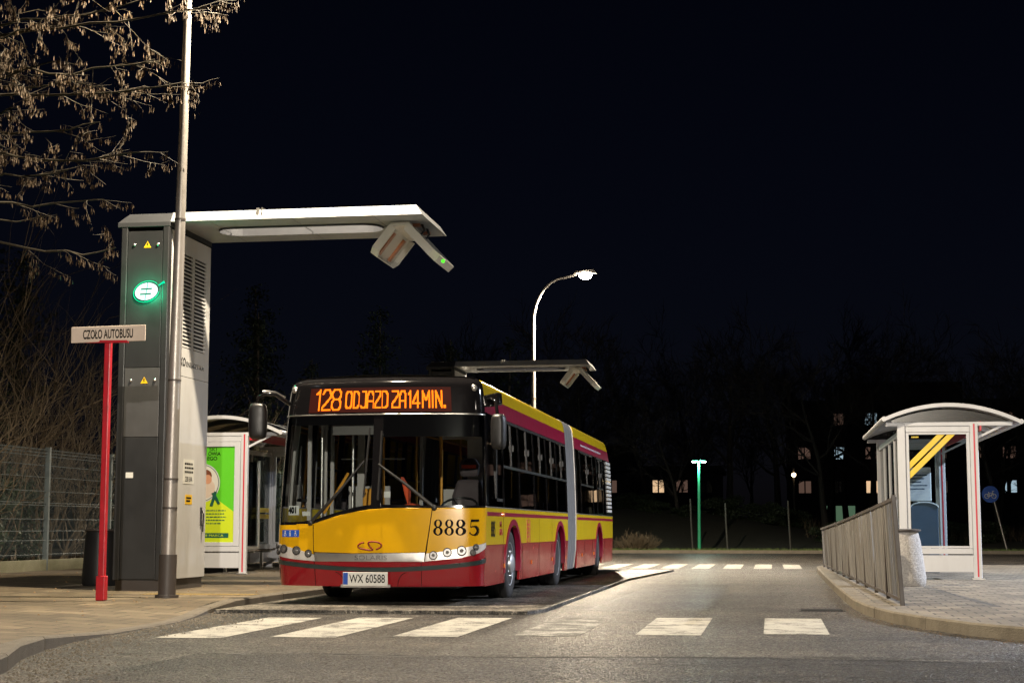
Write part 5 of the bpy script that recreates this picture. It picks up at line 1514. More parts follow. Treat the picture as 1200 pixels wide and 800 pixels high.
# ------------------------------------------------------------------ red stop-mark post
t = thing('stop_mark_sign', (-8.2, 19.22, .12), 'cream plate lettered CZOŁO AUTOBUSU on a slim red post', 'sign')
mb = MB(); mb.box((-8.245, 19.18, .12), (-8.165, 19.26, 3.34)); mb.build('post', M['sign_red'], t, bevel=.012)
mb = MB(); mb.box((-8.262, 19.165, .12), (-8.148, 19.275, .42)); mb.build('post_foot', M['sign_red'], t, bevel=.01)
mb = MB(); mb.bar((-8.50, 19.19, 3.335), (-7.93, 19.17, 3.325), .05, .03); mb.box((-8.42, 19.165, 3.32), (-8.32, 19.18, 3.37)); mb.box((-8.08, 19.165, 3.32), (-7.98, 19.18, 3.37)); mb.build('bracket', M['sign_red'], t)
R = Matrix.Translation((-8.19, 19.17, 3.425)) @ Matrix.Rotation(radians(-.8), 4, 'Y')
mb = MB(); mb.box((-.49, -.012, -.10), (.49, .012, .10), 0, R); pl = mb.build('sign_plate', M['sign_cream'], t, bevel=.006)
text('sign_lettering', 'CZOŁO AUTOBUSU', M['ink'], pl, R @ Vector((0, -.0125, 0)), R.to_3x3() @ Vector((1, 0, 0)), R.to_3x3() @ Vector((0, 0, 1)), h=.118, w=.66, bold=.018)

# ------------------------------------------------------------------ bus shelters
def shelter(name, x0, y0, label, poster, L=5.6, cold=False):
    Z = .12; Wd = 1.24
    t = thing('bus_shelter', (x0, y0, Z), label, 'bus shelter', 'arched-roof bus shelters')
    X = lambda x: x0 + x
    wht = M['white']
    # corner posts, each with a red inlay on the road face and a foot plate
    for px in (0, Wd):
        for py in (0, L):
            mb = MB(); mb.box((X(px) - .07, y0 + py - .05, Z), (X(px) + .07, y0 + py + .05, 2.84)); p = mb.build('post', wht, t, bevel=.012)
            if px > 0:
                mb = MB(); mb.box((X(px) - .012, y0 + py - .054, Z + .05), (X(px) + .016, y0 + py - .0505, 2.82)); mb.build('red_inlay', M['shelter_red'], p)
            mb = MB(); mb.box((X(px) - .11, y0 + py - .09, Z), (X(px) + .11, y0 + py + .09, Z + .03)); mb.build('foot_plate', M['silver'], p, bevel=.006)
    # end frames
    for py in (0, L):
        for nm, za, zb, dy in (('top_beam', 2.68, 2.78, .03), ('bottom_rail', .56, .66, .045)):
            mb = MB(); mb.box((X(.072), y0 + py - dy, za), (X(Wd - .072), y0 + py + dy, zb)); mb.build(nm, wht, t, bevel=.008)
        mb = MB(); mb.box((X(.072), y0 + py - .012, .25), (X(Wd - .072), y0 + py + .012, .545)); mb.build('end_panel', wht, t)
        if poster and py == 0:
            mb = MB()
            for a, b in (((.075, .665), (.19, 2.675)), ((Wd - .19, .665), (Wd - .075, 2.675)), ((.19, .665), (Wd - .19, .74)), ((.19, 2.58), (Wd - .19, 2.675))):
                mb.box((X(a[0]), y0 - .055, a[1]), (X(b[0]), y0 + .055, b[1]))
            c = mb.build('poster_case', M['white'], t, bevel=.004)
            ax0, ax1, az0, az1 = X(.19), X(Wd - .19), .74, 2.58; W_ = ax1 - ax0; H_ = az1 - az0
            mb = MB(); mb.box((ax0, y0 - .02, az0), (ax1, y0 + .02, az1)); po = mb.build('poster', M['ad_green'], c)
            mb = MB(); mb.prism([(ax0, az0), (ax1, az0), (ax1, az0 + H_ * .315), (ax0, az0 + H_ * .64)], lambda x, z: (x, y0 - .0225, z), lambda x, z: (x, y0 - .0205, z)); mb.build('poster_field', M['ad_lime'], po)
            ccx, ccz, r = ax0 + .20, 1.88, .365
            def disc(nm, cx, cz, rx, rz, mat, o):
                mb = MB(); mb.prism([(cx + rx * cos(a), cz + rz * sin(a)) for a in frange(0, 2 * pi, 36)[:-1]], lambda x, z: (x, y0 - .0225 - o, z), lambda x, z: (x, y0 - .0205 - o, z)); mb.build(nm, mat, po)
            disc('poster_ring', ccx, ccz, r, r * 1.03, M['white'], .002)
            disc('poster_ring', ccx, ccz, r * .94, r * .97, M['ad_dark'], .004)
            disc('poster_ring', ccx, ccz, r * .91, r * .94, M['sticker'], .006)
            disc('poster_figure', ccx + .05, ccz - .10, .22, .20, M['sign_cream'], .008)
            disc('poster_figure', ccx + .07, ccz + .14, .13, .12, M['hair'], .010)
            disc('poster_figure', ccx + .12, ccz + .07, .08, .09, M['skin'], .012)
            mb = MB()
            rb = lambda P: mb.prism(P, lambda x, z: (x, y0 - .037, z), lambda x, z: (x, y0 - .034, z))
            bx, bz = ccx + .25, ccz - .30
            rb([(bx - .08, bz - .14), (bx - .02, bz - .15), (bx + .06, bz + .12), (bx + .01, bz + .14)])
            mb.prism([(bx + .09, bz - .12), (bx + .13, bz - .09), (bx + .01, bz + .12), (bx - .05, bz + .10)], lambda x, z: (x, y0 - .0395, z), lambda x, z: (x, y0 - .0375, z))
            mb.build('poster_ribbon', M['ad_dark'], po)
            for k, (tx, xr, z, h, w) in enumerate((('SKI', -10.645, 2.53, .065, .15), ('OWIA', -10.565, 2.445, .075, .25), ('EGO', -10.63, 2.355, .075, .20))):
                text('poster_lettering', tx, M['ink'], po, (xr - w / 2, y0 - .0205, z), (1, 0, 0), (0, 0, 1), h=h, w=w, bold=.02 if k else 0)
            mb = MB(); pr = random.Random(2)
            for k in range(5):
                z = 1.335 - .062 * k; x = ax0 + .30; xe = ax1 - (.17, .20, .16, .19, .26)[k]
                while x < xe:
                    w = pr.uniform(.02, .07); mb.box((x, y0 - .0245, z), (min(x + w, xe), y0 - .0226, z + .022)); x += w + .012
            mb.build('poster_small_print', M['ad_dark'], po)
            mb = MB(); mb.box((ax0 + .02, y0 - .025, az0 + H_ * .045), (ax0 + W_ * .88, y0 - .0226, az0 + H_ * .095)); mb.build('poster_field', M['ad_dark'], po)
            text('poster_lettering', '21-28 MARCA', M['ad_lime'], po, (ax0 + W_ * .46, y0 - .025, az0 + H_ * .07), (1, 0, 0), (0, 0, 1), h=.045, w=W_ * .6)
        else:
            mb = MB(); mb.box((X(.13), y0 + py - .005, .70), (X(Wd - .13), y0 + py + .005, 2.64)); g = mb.build('end_glass', M['shelter_glass'], t)
            mb = MB()
            for a, b in (((.075, .665), (.13, 2.675)), ((Wd - .13, .665), (Wd - .075, 2.675)), ((.13, .665), (Wd - .13, .70)), ((.13, 2.64), (Wd - .13, 2.675))):
                mb.box((X(a[0]), y0 + py - .025, a[1]), (X(b[0]), y0 + py + .025, b[1]))
            mb.build('glass_frame', M['white'], t, bevel=.004)
            if py == 0:
                mb = MB()
                for o in (0, .17):
                    P = [(X(.13), 1.86 + o), (X(.13), 1.99 + o), (X(.13) + (2.64 - 1.99 - o) * 1.02, 2.64), (X(.13) + (2.64 - 1.86 - o) * 1.02, 2.64)]
                    mb.prism(P, lambda x, z: (x, y0 - .0085, z), lambda x, z: (x, y0 - .0055, z))
                mb.build('yellow_stripe', M['band_yellow'], g)
                mb = MB()
                for j in range(5): mb.box((X(.18) + j * .025, y0 - .0085, 2.585), (X(.197) + j * .025, y0 - .0055, 2.61))
                mb.build('glass_small_print', M['band_yellow'], g)
    # back wall: glazed bays with a low panel and two yellow bands
    nb = 4
    for k in range(nb):
        ya, yb = y0 + .06 + (L - .12) * k / nb, y0 + .06 + (L - .12) * (k + 1) / nb
        mb = MB(); mb.box((X(0) - .005, ya + .04, .66), (X(0) + .005, yb - .04, 2.62)); g = mb.build('back_glass', M['shelter_glass'], t)
        mb = MB()
        for z in (1.22, 1.36): mb.box((X(0) + .0055, ya + .05, z), (X(0) + .009, yb - .05, z + .10))
        mb.build('yellow_band', M['band_yellow'], g)
        mb = MB(); mb.box((X(0) - .03, yb - .04, .25), (X(0) + .03, yb + .04 if k < nb - 1 else yb - .005, 2.66)); mb.build('mullion', M['white'], t, bevel=.006)
        mb = MB(); mb.box((X(0) - .012, ya + .04, .25), (X(0) + .012, yb - .045, .56)); mb.build('back_panel', M['white'], t)
    for z in (.56, 2.62):
        mb = MB(); mb.box((X(0) - .035, y0 + .052, z), (X(0) + .035, y0 + L - .052, z + .09)); mb.build('back_rail', M['white'], t)
    # half screen on the open side at the near end
    mb = MB(); mb.box((X(Wd) - .005, y0 + .06, .66), (X(Wd) + .005, y0 + .9, 2.30)); mb.build('side_glass', M['shelter_glass'], t)
    mb = MB(); mb.box((X(Wd) - .02, y0 + .9, .60), (X(Wd) + .02, y0 + .94, 2.34)); mb.box((X(Wd) - .02, y0 + .052, .60), (X(Wd) + .02, y0 + .9, .655)); mb.build('side_frame', M['silver'], t)
    # arched roof
    def arc(u): 
        x = -.30 + 2.32 * u
        return X(x), 2.86 + .30 * (1 - abs(2 * (u - .47)) ** 2.0 * .92) - .0
    ya, yb = y0 - .22, y0 + L + .22
    mb = MB(); n = 24
    for k in range(n):
        (xa, za), (xb, zb) = arc(k / n), arc((k + 1) / n)
        mb.add([(xa, ya, za), (xb, ya, zb), (xb, yb, zb), (xa, yb, za), (xa, ya, za + .012), (xb, ya, zb + .012), (xb, yb, zb + .012), (xa, yb, za + .012)], [(0,3,2,1),(4,5,6,7)])
    mb.build('roof_sheet', M['roof_sheet'], t, weld=True, smooth=60)
    for k in range(6):
        y = ya + (yb - ya) * k / 5
        mb = MB()
        for j in range(n):
            (xa, za), (xb, zb) = arc(j / n), arc((j + 1) / n)
            w = .03 if k in (0, 5) else .02; d = .05
            mb.add([(xa, y - w, za - d), (xb, y - w, zb - d), (xb, y + w, zb - d), (xa, y + w, za - d), (xa, y - w, za + .016), (xb, y - w, zb + .016), (xb, y + w, zb + .016), (xa, y + w, za + .016)], [(0,1,2,3),(4,7,6,5),(0,4,5,1),(2,6,7,3)])
        mb.build('roof_rib', M['white'], t, weld=True, smooth=50)
    for u, nm in ((0, 'gutter'), (1, 'gutter')):
        x, z = arc(u); mb = MB(); mb.tube([(x, ya - .02, z - .01), (x, yb + .02, z - .01)], .045, 10); mb.build(nm, M['white'], t, smooth=50)
    for py in (0, L):
        mb = MB(); mb.box((X(-.26), y0 + py - .045, 2.785), (X(1.90), y0 + py + .045, 2.855)); mb.build('cross_beam', M['white'], t, bevel=.01)
        mb = MB(); P = []
        for k in range(n + 1):
            x, z = arc(.06 + .86 * k / n); P.append((x, z - .055))
        P = [(P[0][0], 2.86)] + [p for p in P if p[1] > 2.862] + [(P[-1][0], 2.86)]
        mb.prism(P, lambda x, z: (x, y0 + py - .006, z), lambda x, z: (x, y0 + py + .006, z)); mb.build('gable_sheet', M['roof_sheet'], t)
    mb = MB(); mb.box((X(Wd + .10), y0 - .04, 2.70), (X(Wd + .13), y0 + L, 2.86)); mb.build('fascia', M['shelter_red'], t)
    for y in (y0 + .05, y0 + L - .05):
        mb = MB(); mb.bar((X(Wd), y, 2.55), (X(Wd + .6), y, 2.84), .05, .04); mb.build('brace', M['white'], t)
    # bench
    mb = MB()
    for k in range(4): mb.box((X(.16) + k * .10, y0 + 1.3, .53), (X(.245) + k * .10, y0 + 4.3, .56))
    b = mb.build('bench_seat', M['bark'], t)
    for y in (y0 + 1.6, y0 + 2.8, y0 + 4.0):
        mb = MB(); mb.box((X(.30), y - .03, Z), (X(.36), y + .03, .53)); mb.box((X(.16), y - .03, .49), (X(.55), y + .03, .529)); mb.build('bench_leg', M['silver'], t)
    return t
shelter('left', -11.32, 30.3, 'bus shelter with a bright green poster, between the charger and the bus', True, 5.6)
shelter('right', 2.27, 29.3, 'white bus shelter with two yellow stripes across its end glass, behind the railing', False, 5.6)
# time-table board and machine seen through the right shelter's end glass
t = thing('timetable_board', (3.0, 34.35, .12), 'pale grey timetable board inside the right-hand shelter', 'notice board')
mb = MB(); mb.box((2.72, 34.33, 1.55), (3.24, 34.37, 2.25)); b = mb.build('board', M['sign_grey'], t, bevel=.03)
mb = MB()
for k in range(5): mb.box((2.80, 34.327, 2.08 - k * .07), (2.80 + .36 - (k % 3) * .06, 34.3295, 2.10 - k * .07))
mb.build('printed_lines', M['cabinet'], b)
mb = MB(); mb.box((2.96, 34.34, .12), (3.0, 34.36, 1.55)); mb.build('leg', M['silver'], t)
t = thing('ticket_cabinet', (3.02, 33.9, .12), 'dark blue round-topped cabinet standing inside the right-hand shelter', 'cabinet')
mb = MB(); P = [(2.76, .12), (3.30, .12), (3.30, 1.42)] + [(3.03 + .27 * cos(a), 1.42 + .10 * sin(a)) for a in frange(.1, pi - .1, 10)] + [(2.76, 1.42)]
mb.prism(P, lambda x, z: (x, 33.7, z), lambda x, z: (x, 34.1, z)); b = mb.build('body', M['cabinet'], t, bevel=.012)
mb = MB(); mb.tube([(3.03 + .275 * cos(a), 33.69, 1.42 + .105 * sin(a)) for a in frange(0, pi, 14)], .014, 6); mb.build('top_trim', M['sign_grey'], t, smooth=50)
mb = MB(); mb.box((2.98, 33.696, .55), (3.14, 33.6995, .63)); mb.build('label_plate', M['sticker'], t)

# ------------------------------------------------------------------ litter bins
t = thing('concrete_litter_bin', (1.96, 25.9, .12), 'tapered litter bin of speckled concrete with a dark rim, beside the railing', 'litter bin')
mb = MB(); mb.lathe([(.34, .12), (.365, .16), (.37, .25), (.30, .80), (.265, .94), (.24, .95), (.22, .90), (.20, .50), (.0, .5)], (1.96, 25.9, 0), 'z', 40); mb.build('body', M['concrete'], t, smooth=40)
mb = MB(); mb.lathe([(.255, .945), (.31, .965), (.31, .985), (.24, .995), (.22, .97)], (1.96, 25.9, 0), 'z', 40, close=True); mb.build('rim', M['dark_post'], t, smooth=40)
mb = MB(); mb.lathe([(.022, 0), (.02, -.02), (0, -.022)], (1.84, 25.655, .90), 'y', 10); mb.build('lock', M['ink'], t)
t = thing('dark_litter_bin', (-10.35, 24.2, .12), 'dark round litter bin in the shade behind the red post', 'litter bin')
mb = MB(); mb.lathe([(.27, .12), (.29, .16), (.285, .3), (.25, .90), (.235, .955), (.21, .96), (.2, .9), (.18, .5), (0, .5)], (-10.35, 24.2, 0), 'z', 32); mb.build('body', M['black'], t, smooth=40)
mb = MB(); mb.lathe([(.22, .95), (.27, .97), (.27, .99), (.21, .995)], (-10.35, 24.2, 0), 'z', 32, close=True); mb.build('rim', M['dark_post'], t, smooth=40)

# ------------------------------------------------------------------ pavement railing
t = thing('pedestrian_railing', (1.4, 19.4, .12), 'long grey barred railing along the kerb of the right pavement', 'railing')
NP = 10; rb_ = random.Random(7)
def rp(k):
    f = k / NP
    return Vector((1.47 - .30 * f, 19.4 + 19.1 * f, 0)), 1.38 - .36 * f - .02 * sin(pi * f)
for k in range(NP + 1):
    p, zt = rp(k)
    ln = -.075 if k == 0 else -.03 + .04 * random.Random(k).random()
    mb = MB(); mb.bar((p.x, p.y, .10), (p.x + ln, p.y, zt + .01), .05, .075, up=(0, 1, 0)); mb.build('post', M['dark_post'], t, bevel=.006)
for k in range(NP):
    (a, za), (b, zb) = rp(k), rp(k + 1)
    off = Vector((-.035, 0, 0))
    A, B = a.lerp(b, .035), a.lerp(b, .965)
    mb = MB()
    mb.bar((A.x - .05, A.y, za - .03), (B.x - .05, B.y, zb - .03), .04, .04); mb.bar((A.x, A.y, .18), (B.x, B.y, .18), .04, .04)
    pn = mb.build('panel_frame', M['dark_post'], t)
    mb = MB(); nb = 17
    for j in range(nb):
        f = (j + .5) / nb; q = A.lerp(B, f); zz_ = za + (zb - za) * f
        rz_ = Matrix.Translation((q.x, q.y, 0)) @ Matrix.Rotation(rb_.uniform(-.5, .5), 4, 'Z'); mb.box((-.006, -.018, .20), (.006, .018, zz_ - .05), 0, rz_)
        mb.v[-8:] = [(x - (.05 * (z - .2) / 1.1), y, z) for x, y, z in mb.v[-8:]]
    mb.build('panel_bars', M['galv_bars'], pn)
# low mesh base
# ------------------------------------------------------------------ left mesh fence
t = thing('mesh_fence', (-15.5, 40, .0), 'grey welded wire fence on a mossy concrete base behind the left pavement', 'fence')
FXX = -15.5; sp = 3.35; ys = [23.2 + sp * k for k in range(12)]
p0 = None
for y in ys:
    if p0 is None:
        mb = MB(); mb.box((FXX - .05, y - .04, .0), (FXX + .05, y + .04, 2.72)); mb.box((FXX - .055, y - .045, 2.72), (FXX + .055, y + .045, 2.75)); p0 = mb.build('fence_post', M['fence'], t)
        q0 = None
    else:
        c = p0.copy(); COL.objects.link(c); c.parent = t; c.location.y = y - ys[0]
mb = MB(); ya, yb = ys[0] + .05, ys[1] - .05
for z in (.45, .75, .95, 1.20, 1.50, 1.55, 1.80, 2.10, 2.35, 2.55, 2.62, 2.69): mb.tube([(FXX, ya, z), (FXX, yb, z)], .007, 5)
k = ya
while k < yb: mb.tube([(FXX + .008, k, .40), (FXX + .008, k, 2.72)], .0022, 4, cap=False); k += .05
pan = mb.build('fence_panel', M['fence'], t)
mb = MB(); mb.box((FXX - .06, ya, .0), (FXX + .06, yb, .34)); pls = mb.build('base_slab', M['mossy'], t, bevel=.01)
for y in ys[1:-1]:
    for o in (pan, pls):
        c = o.copy(); COL.objects.link(c); c.parent = t; c.location.y = y - ys[0]
# ------------------------------------------------------------------ cycle-route sign and verge furniture
t = thing('cycle_sign', (9.6, 70.2, .1), 'round blue cycle-route sign on a leaning grey post', 'sign')
top = Vector((9.02, 70.2, 2.75))
mb = MB(); mb.tube([(9.62, 70.2, .05), tuple(top)], .035, 8); mb.build('post', M['galv'], t, smooth=60)
mb = MB(); mb.lathe([(.0, -.02), (.34, -.02), (.35, 0), (.34, .02), (0, .02)], (top.x - .02, 70.14, 2.42), 'y', 32); s = mb.build('sign_disc', M['blue'], t, smooth=30)
mb = MB(); C_ = Vector((top.x - .02, 70.115, 2.40)); ring = lambda cx, cz, r: mb.tube([(C_.x + cx + r * cos(a), C_.y, C_.z + cz + r * sin(a)) for a in frange(0, 2 * pi, 16)], .016, 4, cap=False)
ring(-.14, -.06, .09); ring(.14, -.06, .09)
for a, b in (((-.14, -.06), (-.06, .07)), ((-.06, .07), (.10, .07)), ((.10, .07), (.14, -.06)), ((-.06, .07), (0, -.06)), ((0, -.06), (.10, .07)), ((0, -.06), (-.14, -.06)), ((.10, .07), (.08, .15)), ((.08, .15), (.15, .15)), ((-.06, .07), (-.08, .12))): mb.tube([(C_.x + a[0], C_.y, C_.z + a[1]), (C_.x + b[0], C_.y, C_.z + b[1])], .014, 4)
mb.build('cycle_symbol', M['white'], s)
t = thing('garden_lamp', (-3.07, 70, .1), 'slim green lamp post with two small white lamp heads, on the far verge', 'lamp post')
mb = MB(); mb.tube([(-3.08, 70, .05), (-3.06, 70, 3.85)], [.075, .055], 14); mb.build('post', M['green_post'], t, smooth=60)
mb = MB(); mb.box((-3.34, 69.96, 3.86), (-2.78, 70.04, 3.90)); hb = mb.build('head_bar', M['green_post'], t, bevel=.01)
for x in (-3.27, -2.85):
    mb = MB(); mb.lathe([(0, 3.80), (.07, 3.808), (.10, 3.855)], (x, 70, 0), 'z', 14); mb.build('lamp_glass', M['bulb_far'], hb, smooth=60)
ld = bpy.data.lights.new('lamp_light', 'POINT'); ld.energy = 60; ld.color = (.75, 1, .85); ld.shadow_soft_size = .1
lo = bpy.data.objects.new('lamp_light', ld); COL.objects.link(lo); lo.parent = t; lo.location = Vector((-3.06, 69.75, 3.7)) - ORG[t]
for x, h, lab in ((-1.93, 2.1, 'pale wooden stake on the verge right of the green lamp'), (-3.45, 2.3, 'thin grey stake close beside the green lamp post'), (.78, 2.2, 'grey stake on the verge near the end of the railing')):
    mb = MB(); mb.tube([(x, 71.8, .0), (x - .06, 71.8, h * .6), (x - .08, 71.8, h)], [.045, .04, .035], 8); 
    tag(mb.build('wooden_stake', M['dull_post'], smooth=50), lab, 'stake')
# distant lamp among the trees
t = thing('park_lamp', (1.0, 92, .4), 'small warm park lamp glowing among the far trees', 'lamp post')
px, pz = 0.86 + .0, 3.9
mb = MB(); mb.tube([(px + .35, 90, .2), (px + .35, 90, pz + .4)], .06, 8); mb.build('post', M['dark_post'], t)
mb = MB(); mb.lathe([(0, -.12), (.10, -.07), (.12, 0), (.10, .08), (0, .12)], (px + .35, 89.9, pz), 'z', 12); mb.build('lamp_globe', M['bulb_tiny'], t, smooth=60)
# ------------------------------------------------------------------ vegetation
class Branches:
    def __init__(self, seed): self.r = random.Random(seed); self.mb = MB(); self.tips = []; self.n = 0; self.minr = .008
    def limb(self, p, d, length, rad, level, maxlevel, droop=0.0, spread=.6, kids=(3, 5), up=.15, seg=None, mb=None, sides=None, wig=.22):
        r = self.r; mb = mb or self.mb
        n = seg or (6 if level == 0 else 5 if level < 2 else 4)
        pts, dirs = [p.copy()], []
        d = d.normalized()
        for i in range(n):
            d = (d + Vector((r.gauss(0, wig), r.gauss(0, wig), r.gauss(0, wig * .7) + up * .3 - droop * (i / n)))).normalized()
            pts.append(pts[-1] + d * (length / n)); dirs.append(d.copy())
        rads = [rad * (1 - .62 * i / n) if level < maxlevel else rad * (1 - .85 * i / n) for i in range(n + 1)]
        s = sides or (8 if level == 0 else 5 if level == 1 else 3)
        mb.tube(pts, rads, s, cap=False)
        self.n += n
        if level >= maxlevel:
            self.tips.append((pts, d)); return pts
        k = r.randint(*kids)
        for i in range(k):
            f = r.uniform(.30, 1.0) if i else 1.0
            j = min(int(f * n), n - 1); q = pts[j].lerp(pts[j + 1], f * n - j if f < 1 else 1)
            a = r.uniform(0, 2 * pi)
            side = dirs[j].orthogonal().normalized(); side.rotate(Matrix.Rotation(a, 3, dirs[j]))
            nd_ = (dirs[j] + side * r.uniform(spread * .5, spread * 1.5)).normalized()
            self.limb(q, nd_, length * r.uniform(.5, .8), max(rads[j] * r.uniform(.45, .7), self.minr), level + 1, maxlevel, droop, spread, kids, up, wig=wig)
        return pts

def bare_tree_meshes(seed, h, rad, levels=4, spread=.62, kids=(3, 5), minr=None, trunk_frac=.35):
    B = Branches(seed); T = MB(); B.minr = .015
    r = B.r
    base = Vector((0, 0, -.1)); pts = [base]; n = 7
    d = Vector((r.gauss(0, .04), r.gauss(0, .04), 1)).normalized()
    H = h * .72
    for i in range(n):
        d = (d + Vector((r.gauss(0, .07), r.gauss(0, .07), .08))).normalized(); pts.append(pts[-1] + d * H / n)
    rads = [rad * (1.25 if i == 0 else 1 - .8 * i / n) for i in range(n + 1)]
    T.tube(pts, rads, 9, cap=False)
    for i in range(2 + int(H * trunk_frac / (H / n)), n + 1):
        for _ in range(r.randint(2, 3)):
            a = r.uniform(0, 2 * pi); el = r.uniform(.35, .9)
            dd = Vector((cos(a), sin(a), el))
            j = min(i, n)
            L = h * .36 * (1 - .45 * (i / n)) * r.uniform(.7, 1.2)
            B.limb(pts[j] - Vector((0, 0, r.uniform(0, H / n))) * (i < n), dd, L, rads[j] * .6, 1, levels, 0, spread, kids, .2)
    return T, B.mb
def make_tree(name, seed, h, rad, loc, label, cat, group, mat, levels=4, kids=(3, 5), spread=.62):
    t = thing(name, loc, label, cat, group)
    T, Bm = bare_tree_meshes(seed, h, rad, levels, spread, kids)
    T.v = [tuple(Vector(v) + Vector(loc)) for v in T.v]; Bm.v = [tuple(Vector(v) + Vector(loc)) for v in Bm.v]
    T.build('trunk', mat, t, smooth=60, fix=False); Bm.build('crown', mat, t, fix=False)
    return t
G_FAR = 'bare winter trees beyond the far road'
protos = [make_tree('bare_tree', 21, 11.5, .24, (-2.2, 88, .6), 'tall bare tree in the middle of the far tree line', 'tree', G_FAR, M['far_bark'], kids=(4, 6)),
          make_tree('bare_tree', 33, 10.0, .2, (2.6, 82, .5), 'bare tree with wide low limbs standing left of the railing end', 'tree', G_FAR, M['far_bark'], kids=(4, 5)),
          make_tree('bare_tree', 47, 12.5, .26, (8.2, 96, .4), 'tall bare tree behind the right-hand shelter', 'tree', G_FAR, M['far_bark'], kids=(4, 6))]
rng = random.Random(17)
spots = [(-9.8, 84, 0, 1.0, 'bare tree just right of the rear of the bus'), (-6.6, 92, 1, 1.08, 'leaning bare tree above the dry verge bush'), (-4.4, 80, 1, .72, 'small bare tree left of the green lamp post'), (0.4, 99, 2, 1.0, 'bare tree in front of the dark apartment block'), (5.2, 88, 0, .95, 'bare tree near the far end of the railing, before the lit windows'),
         (11.5, 86, 1, 1.05, 'bare tree beside the blue cycle sign'), (14.5, 98, 2, 1.05, 'bare tree at the right edge of the far tree line'), (18, 90, 0, 1.0, 'bare tree out past the right edge of the verge'), (-13.5, 90, 2, .95, 'bare tree behind the second charger arm'), (-17, 98, 0, 1.1, 'bare tree behind the front half of the bus roof'), (3.8, 110, 0, 1.25, 'farthest bare tree before the apartment block'), (-5.2, 112, 2, 1.1, 'farthest bare tree, left of the green lamp')]
wr = random.Random(41)
places = ['behind the bus roof', 'behind the far charger', 'left of the lit low windows', 'above the low lit building', 'behind the green lamp', 'right of the green lamp', 'in the middle distance', 'before the left end of the apartment block', 'before the middle of the apartment block', 'behind the railing end', 'behind the right-hand shelter roof', 'beyond the cycle sign', 'at the far right edge', 'past the right edge']
for k in range(14):
    xx = -19 + k * 2.9 + wr.uniform(-.8, .8)
    spots.append((xx, wr.uniform(102, 124), k % 3, wr.uniform(.75, 1.0), 'dim bare tree in the rear row, ' + places[k]))
for x, y, k, s, lab in spots:
    c = copy_tree(protos[k]); c.location = (x, y, .35); c.rotation_euler.z = rng.uniform(0, 6.28); c.scale = (s, s, s); c['label'] = lab

# ---- tree whose seed-hung branches hang in from the upper left
OT = Vector((-12.6, 19.8, .1))
t = thing('seed_tree', OT, 'leafless tree whose branches hung with dry brown seeds droop in at the upper left', 'tree')
B = Branches(5); T = MB()
tp = [OT + Vector((0, 0, -.2)), OT + Vector((.1, 0, 1.5)), OT + Vector((.05, -.1, 3)), OT + Vector((.25, -.05, 4.6)), OT + Vector((.2, .1, 6.2)), OT + Vector((.4, 0, 8.0)), OT + Vector((.3, 0, 9.6))]
T.tube(tp, [.24, .19, .17, .15, .12, .08, .04], 10, cap=False)
T.build('trunk', M['bark'], t, smooth=60, fix=False)
def bez(p0, p1, p2, p3, n=14):
    return [p0 * (1-u)**3 + p1 * 3*u*(1-u)**2 + p2 * 3*u*u*(1-u) + p3 * u**3 for u in frange(0, 1, n)]
keys = MB(); kr = random.Random(9)
def key_cluster(p, n, L=.062):
    for _ in range(n):
        a = kr.uniform(0, 2 * pi); tilt = kr.uniform(-.5, .5); l = L * kr.uniform(.7, 1.3); w = l * .10
        o = p + Vector((kr.gauss(0, .022), kr.gauss(0, .022), -kr.uniform(0, .06)))
        d = Vector((sin(tilt) * cos(a) * .6, sin(tilt) * sin(a) * .6, -1)).normalized()
        s = d.orthogonal().normalized(); s.rotate(Matrix.Rotation(a, 3, d))
        keys.add([o, o + d * l * .3 + s * w * .6, o + d * l * .75 + s * w, o + d * l, o + d * l * .75 - s * w, o + d * l * .3 - s * w * .5], [(0, 1, 2, 3, 4, 5)])
def twig_along(pts, dens, lvl=0):
    for i in range(2, len(pts)):
        for _ in range(dens):
            if kr.random() < .45: continue
            p = pts[i - 1].lerp(pts[i], kr.random())
            dr = (pts[i] - pts[i - 1]).normalized()
            dd = (dr + Vector((kr.gauss(0, .6), kr.gauss(0, .6), kr.gauss(-.12, .5)))).normalized()
            L = kr.uniform(.25, .75) * (1 if lvl == 0 else .55)
            q = [p]; 
            for k in range(5):
                dd = (dd + Vector((kr.gauss(0, .16), kr.gauss(0, .16), -.05 + .10 * (k > 2)))).normalized(); q.append(q[-1] + dd * L / 5)
            B.mb.tube(q, [.0075 * (1 - .13 * k) for k in range(6)] if lvl == 0 else [.0048 * (1 - .13 * k) for k in range(6)], 4, cap=False)
            if lvl == 0: twig_along(q, 1, 1)
            for k in range(1, 6):
                if kr.random() < .62: key_cluster(q[k], kr.randint(4, 11))
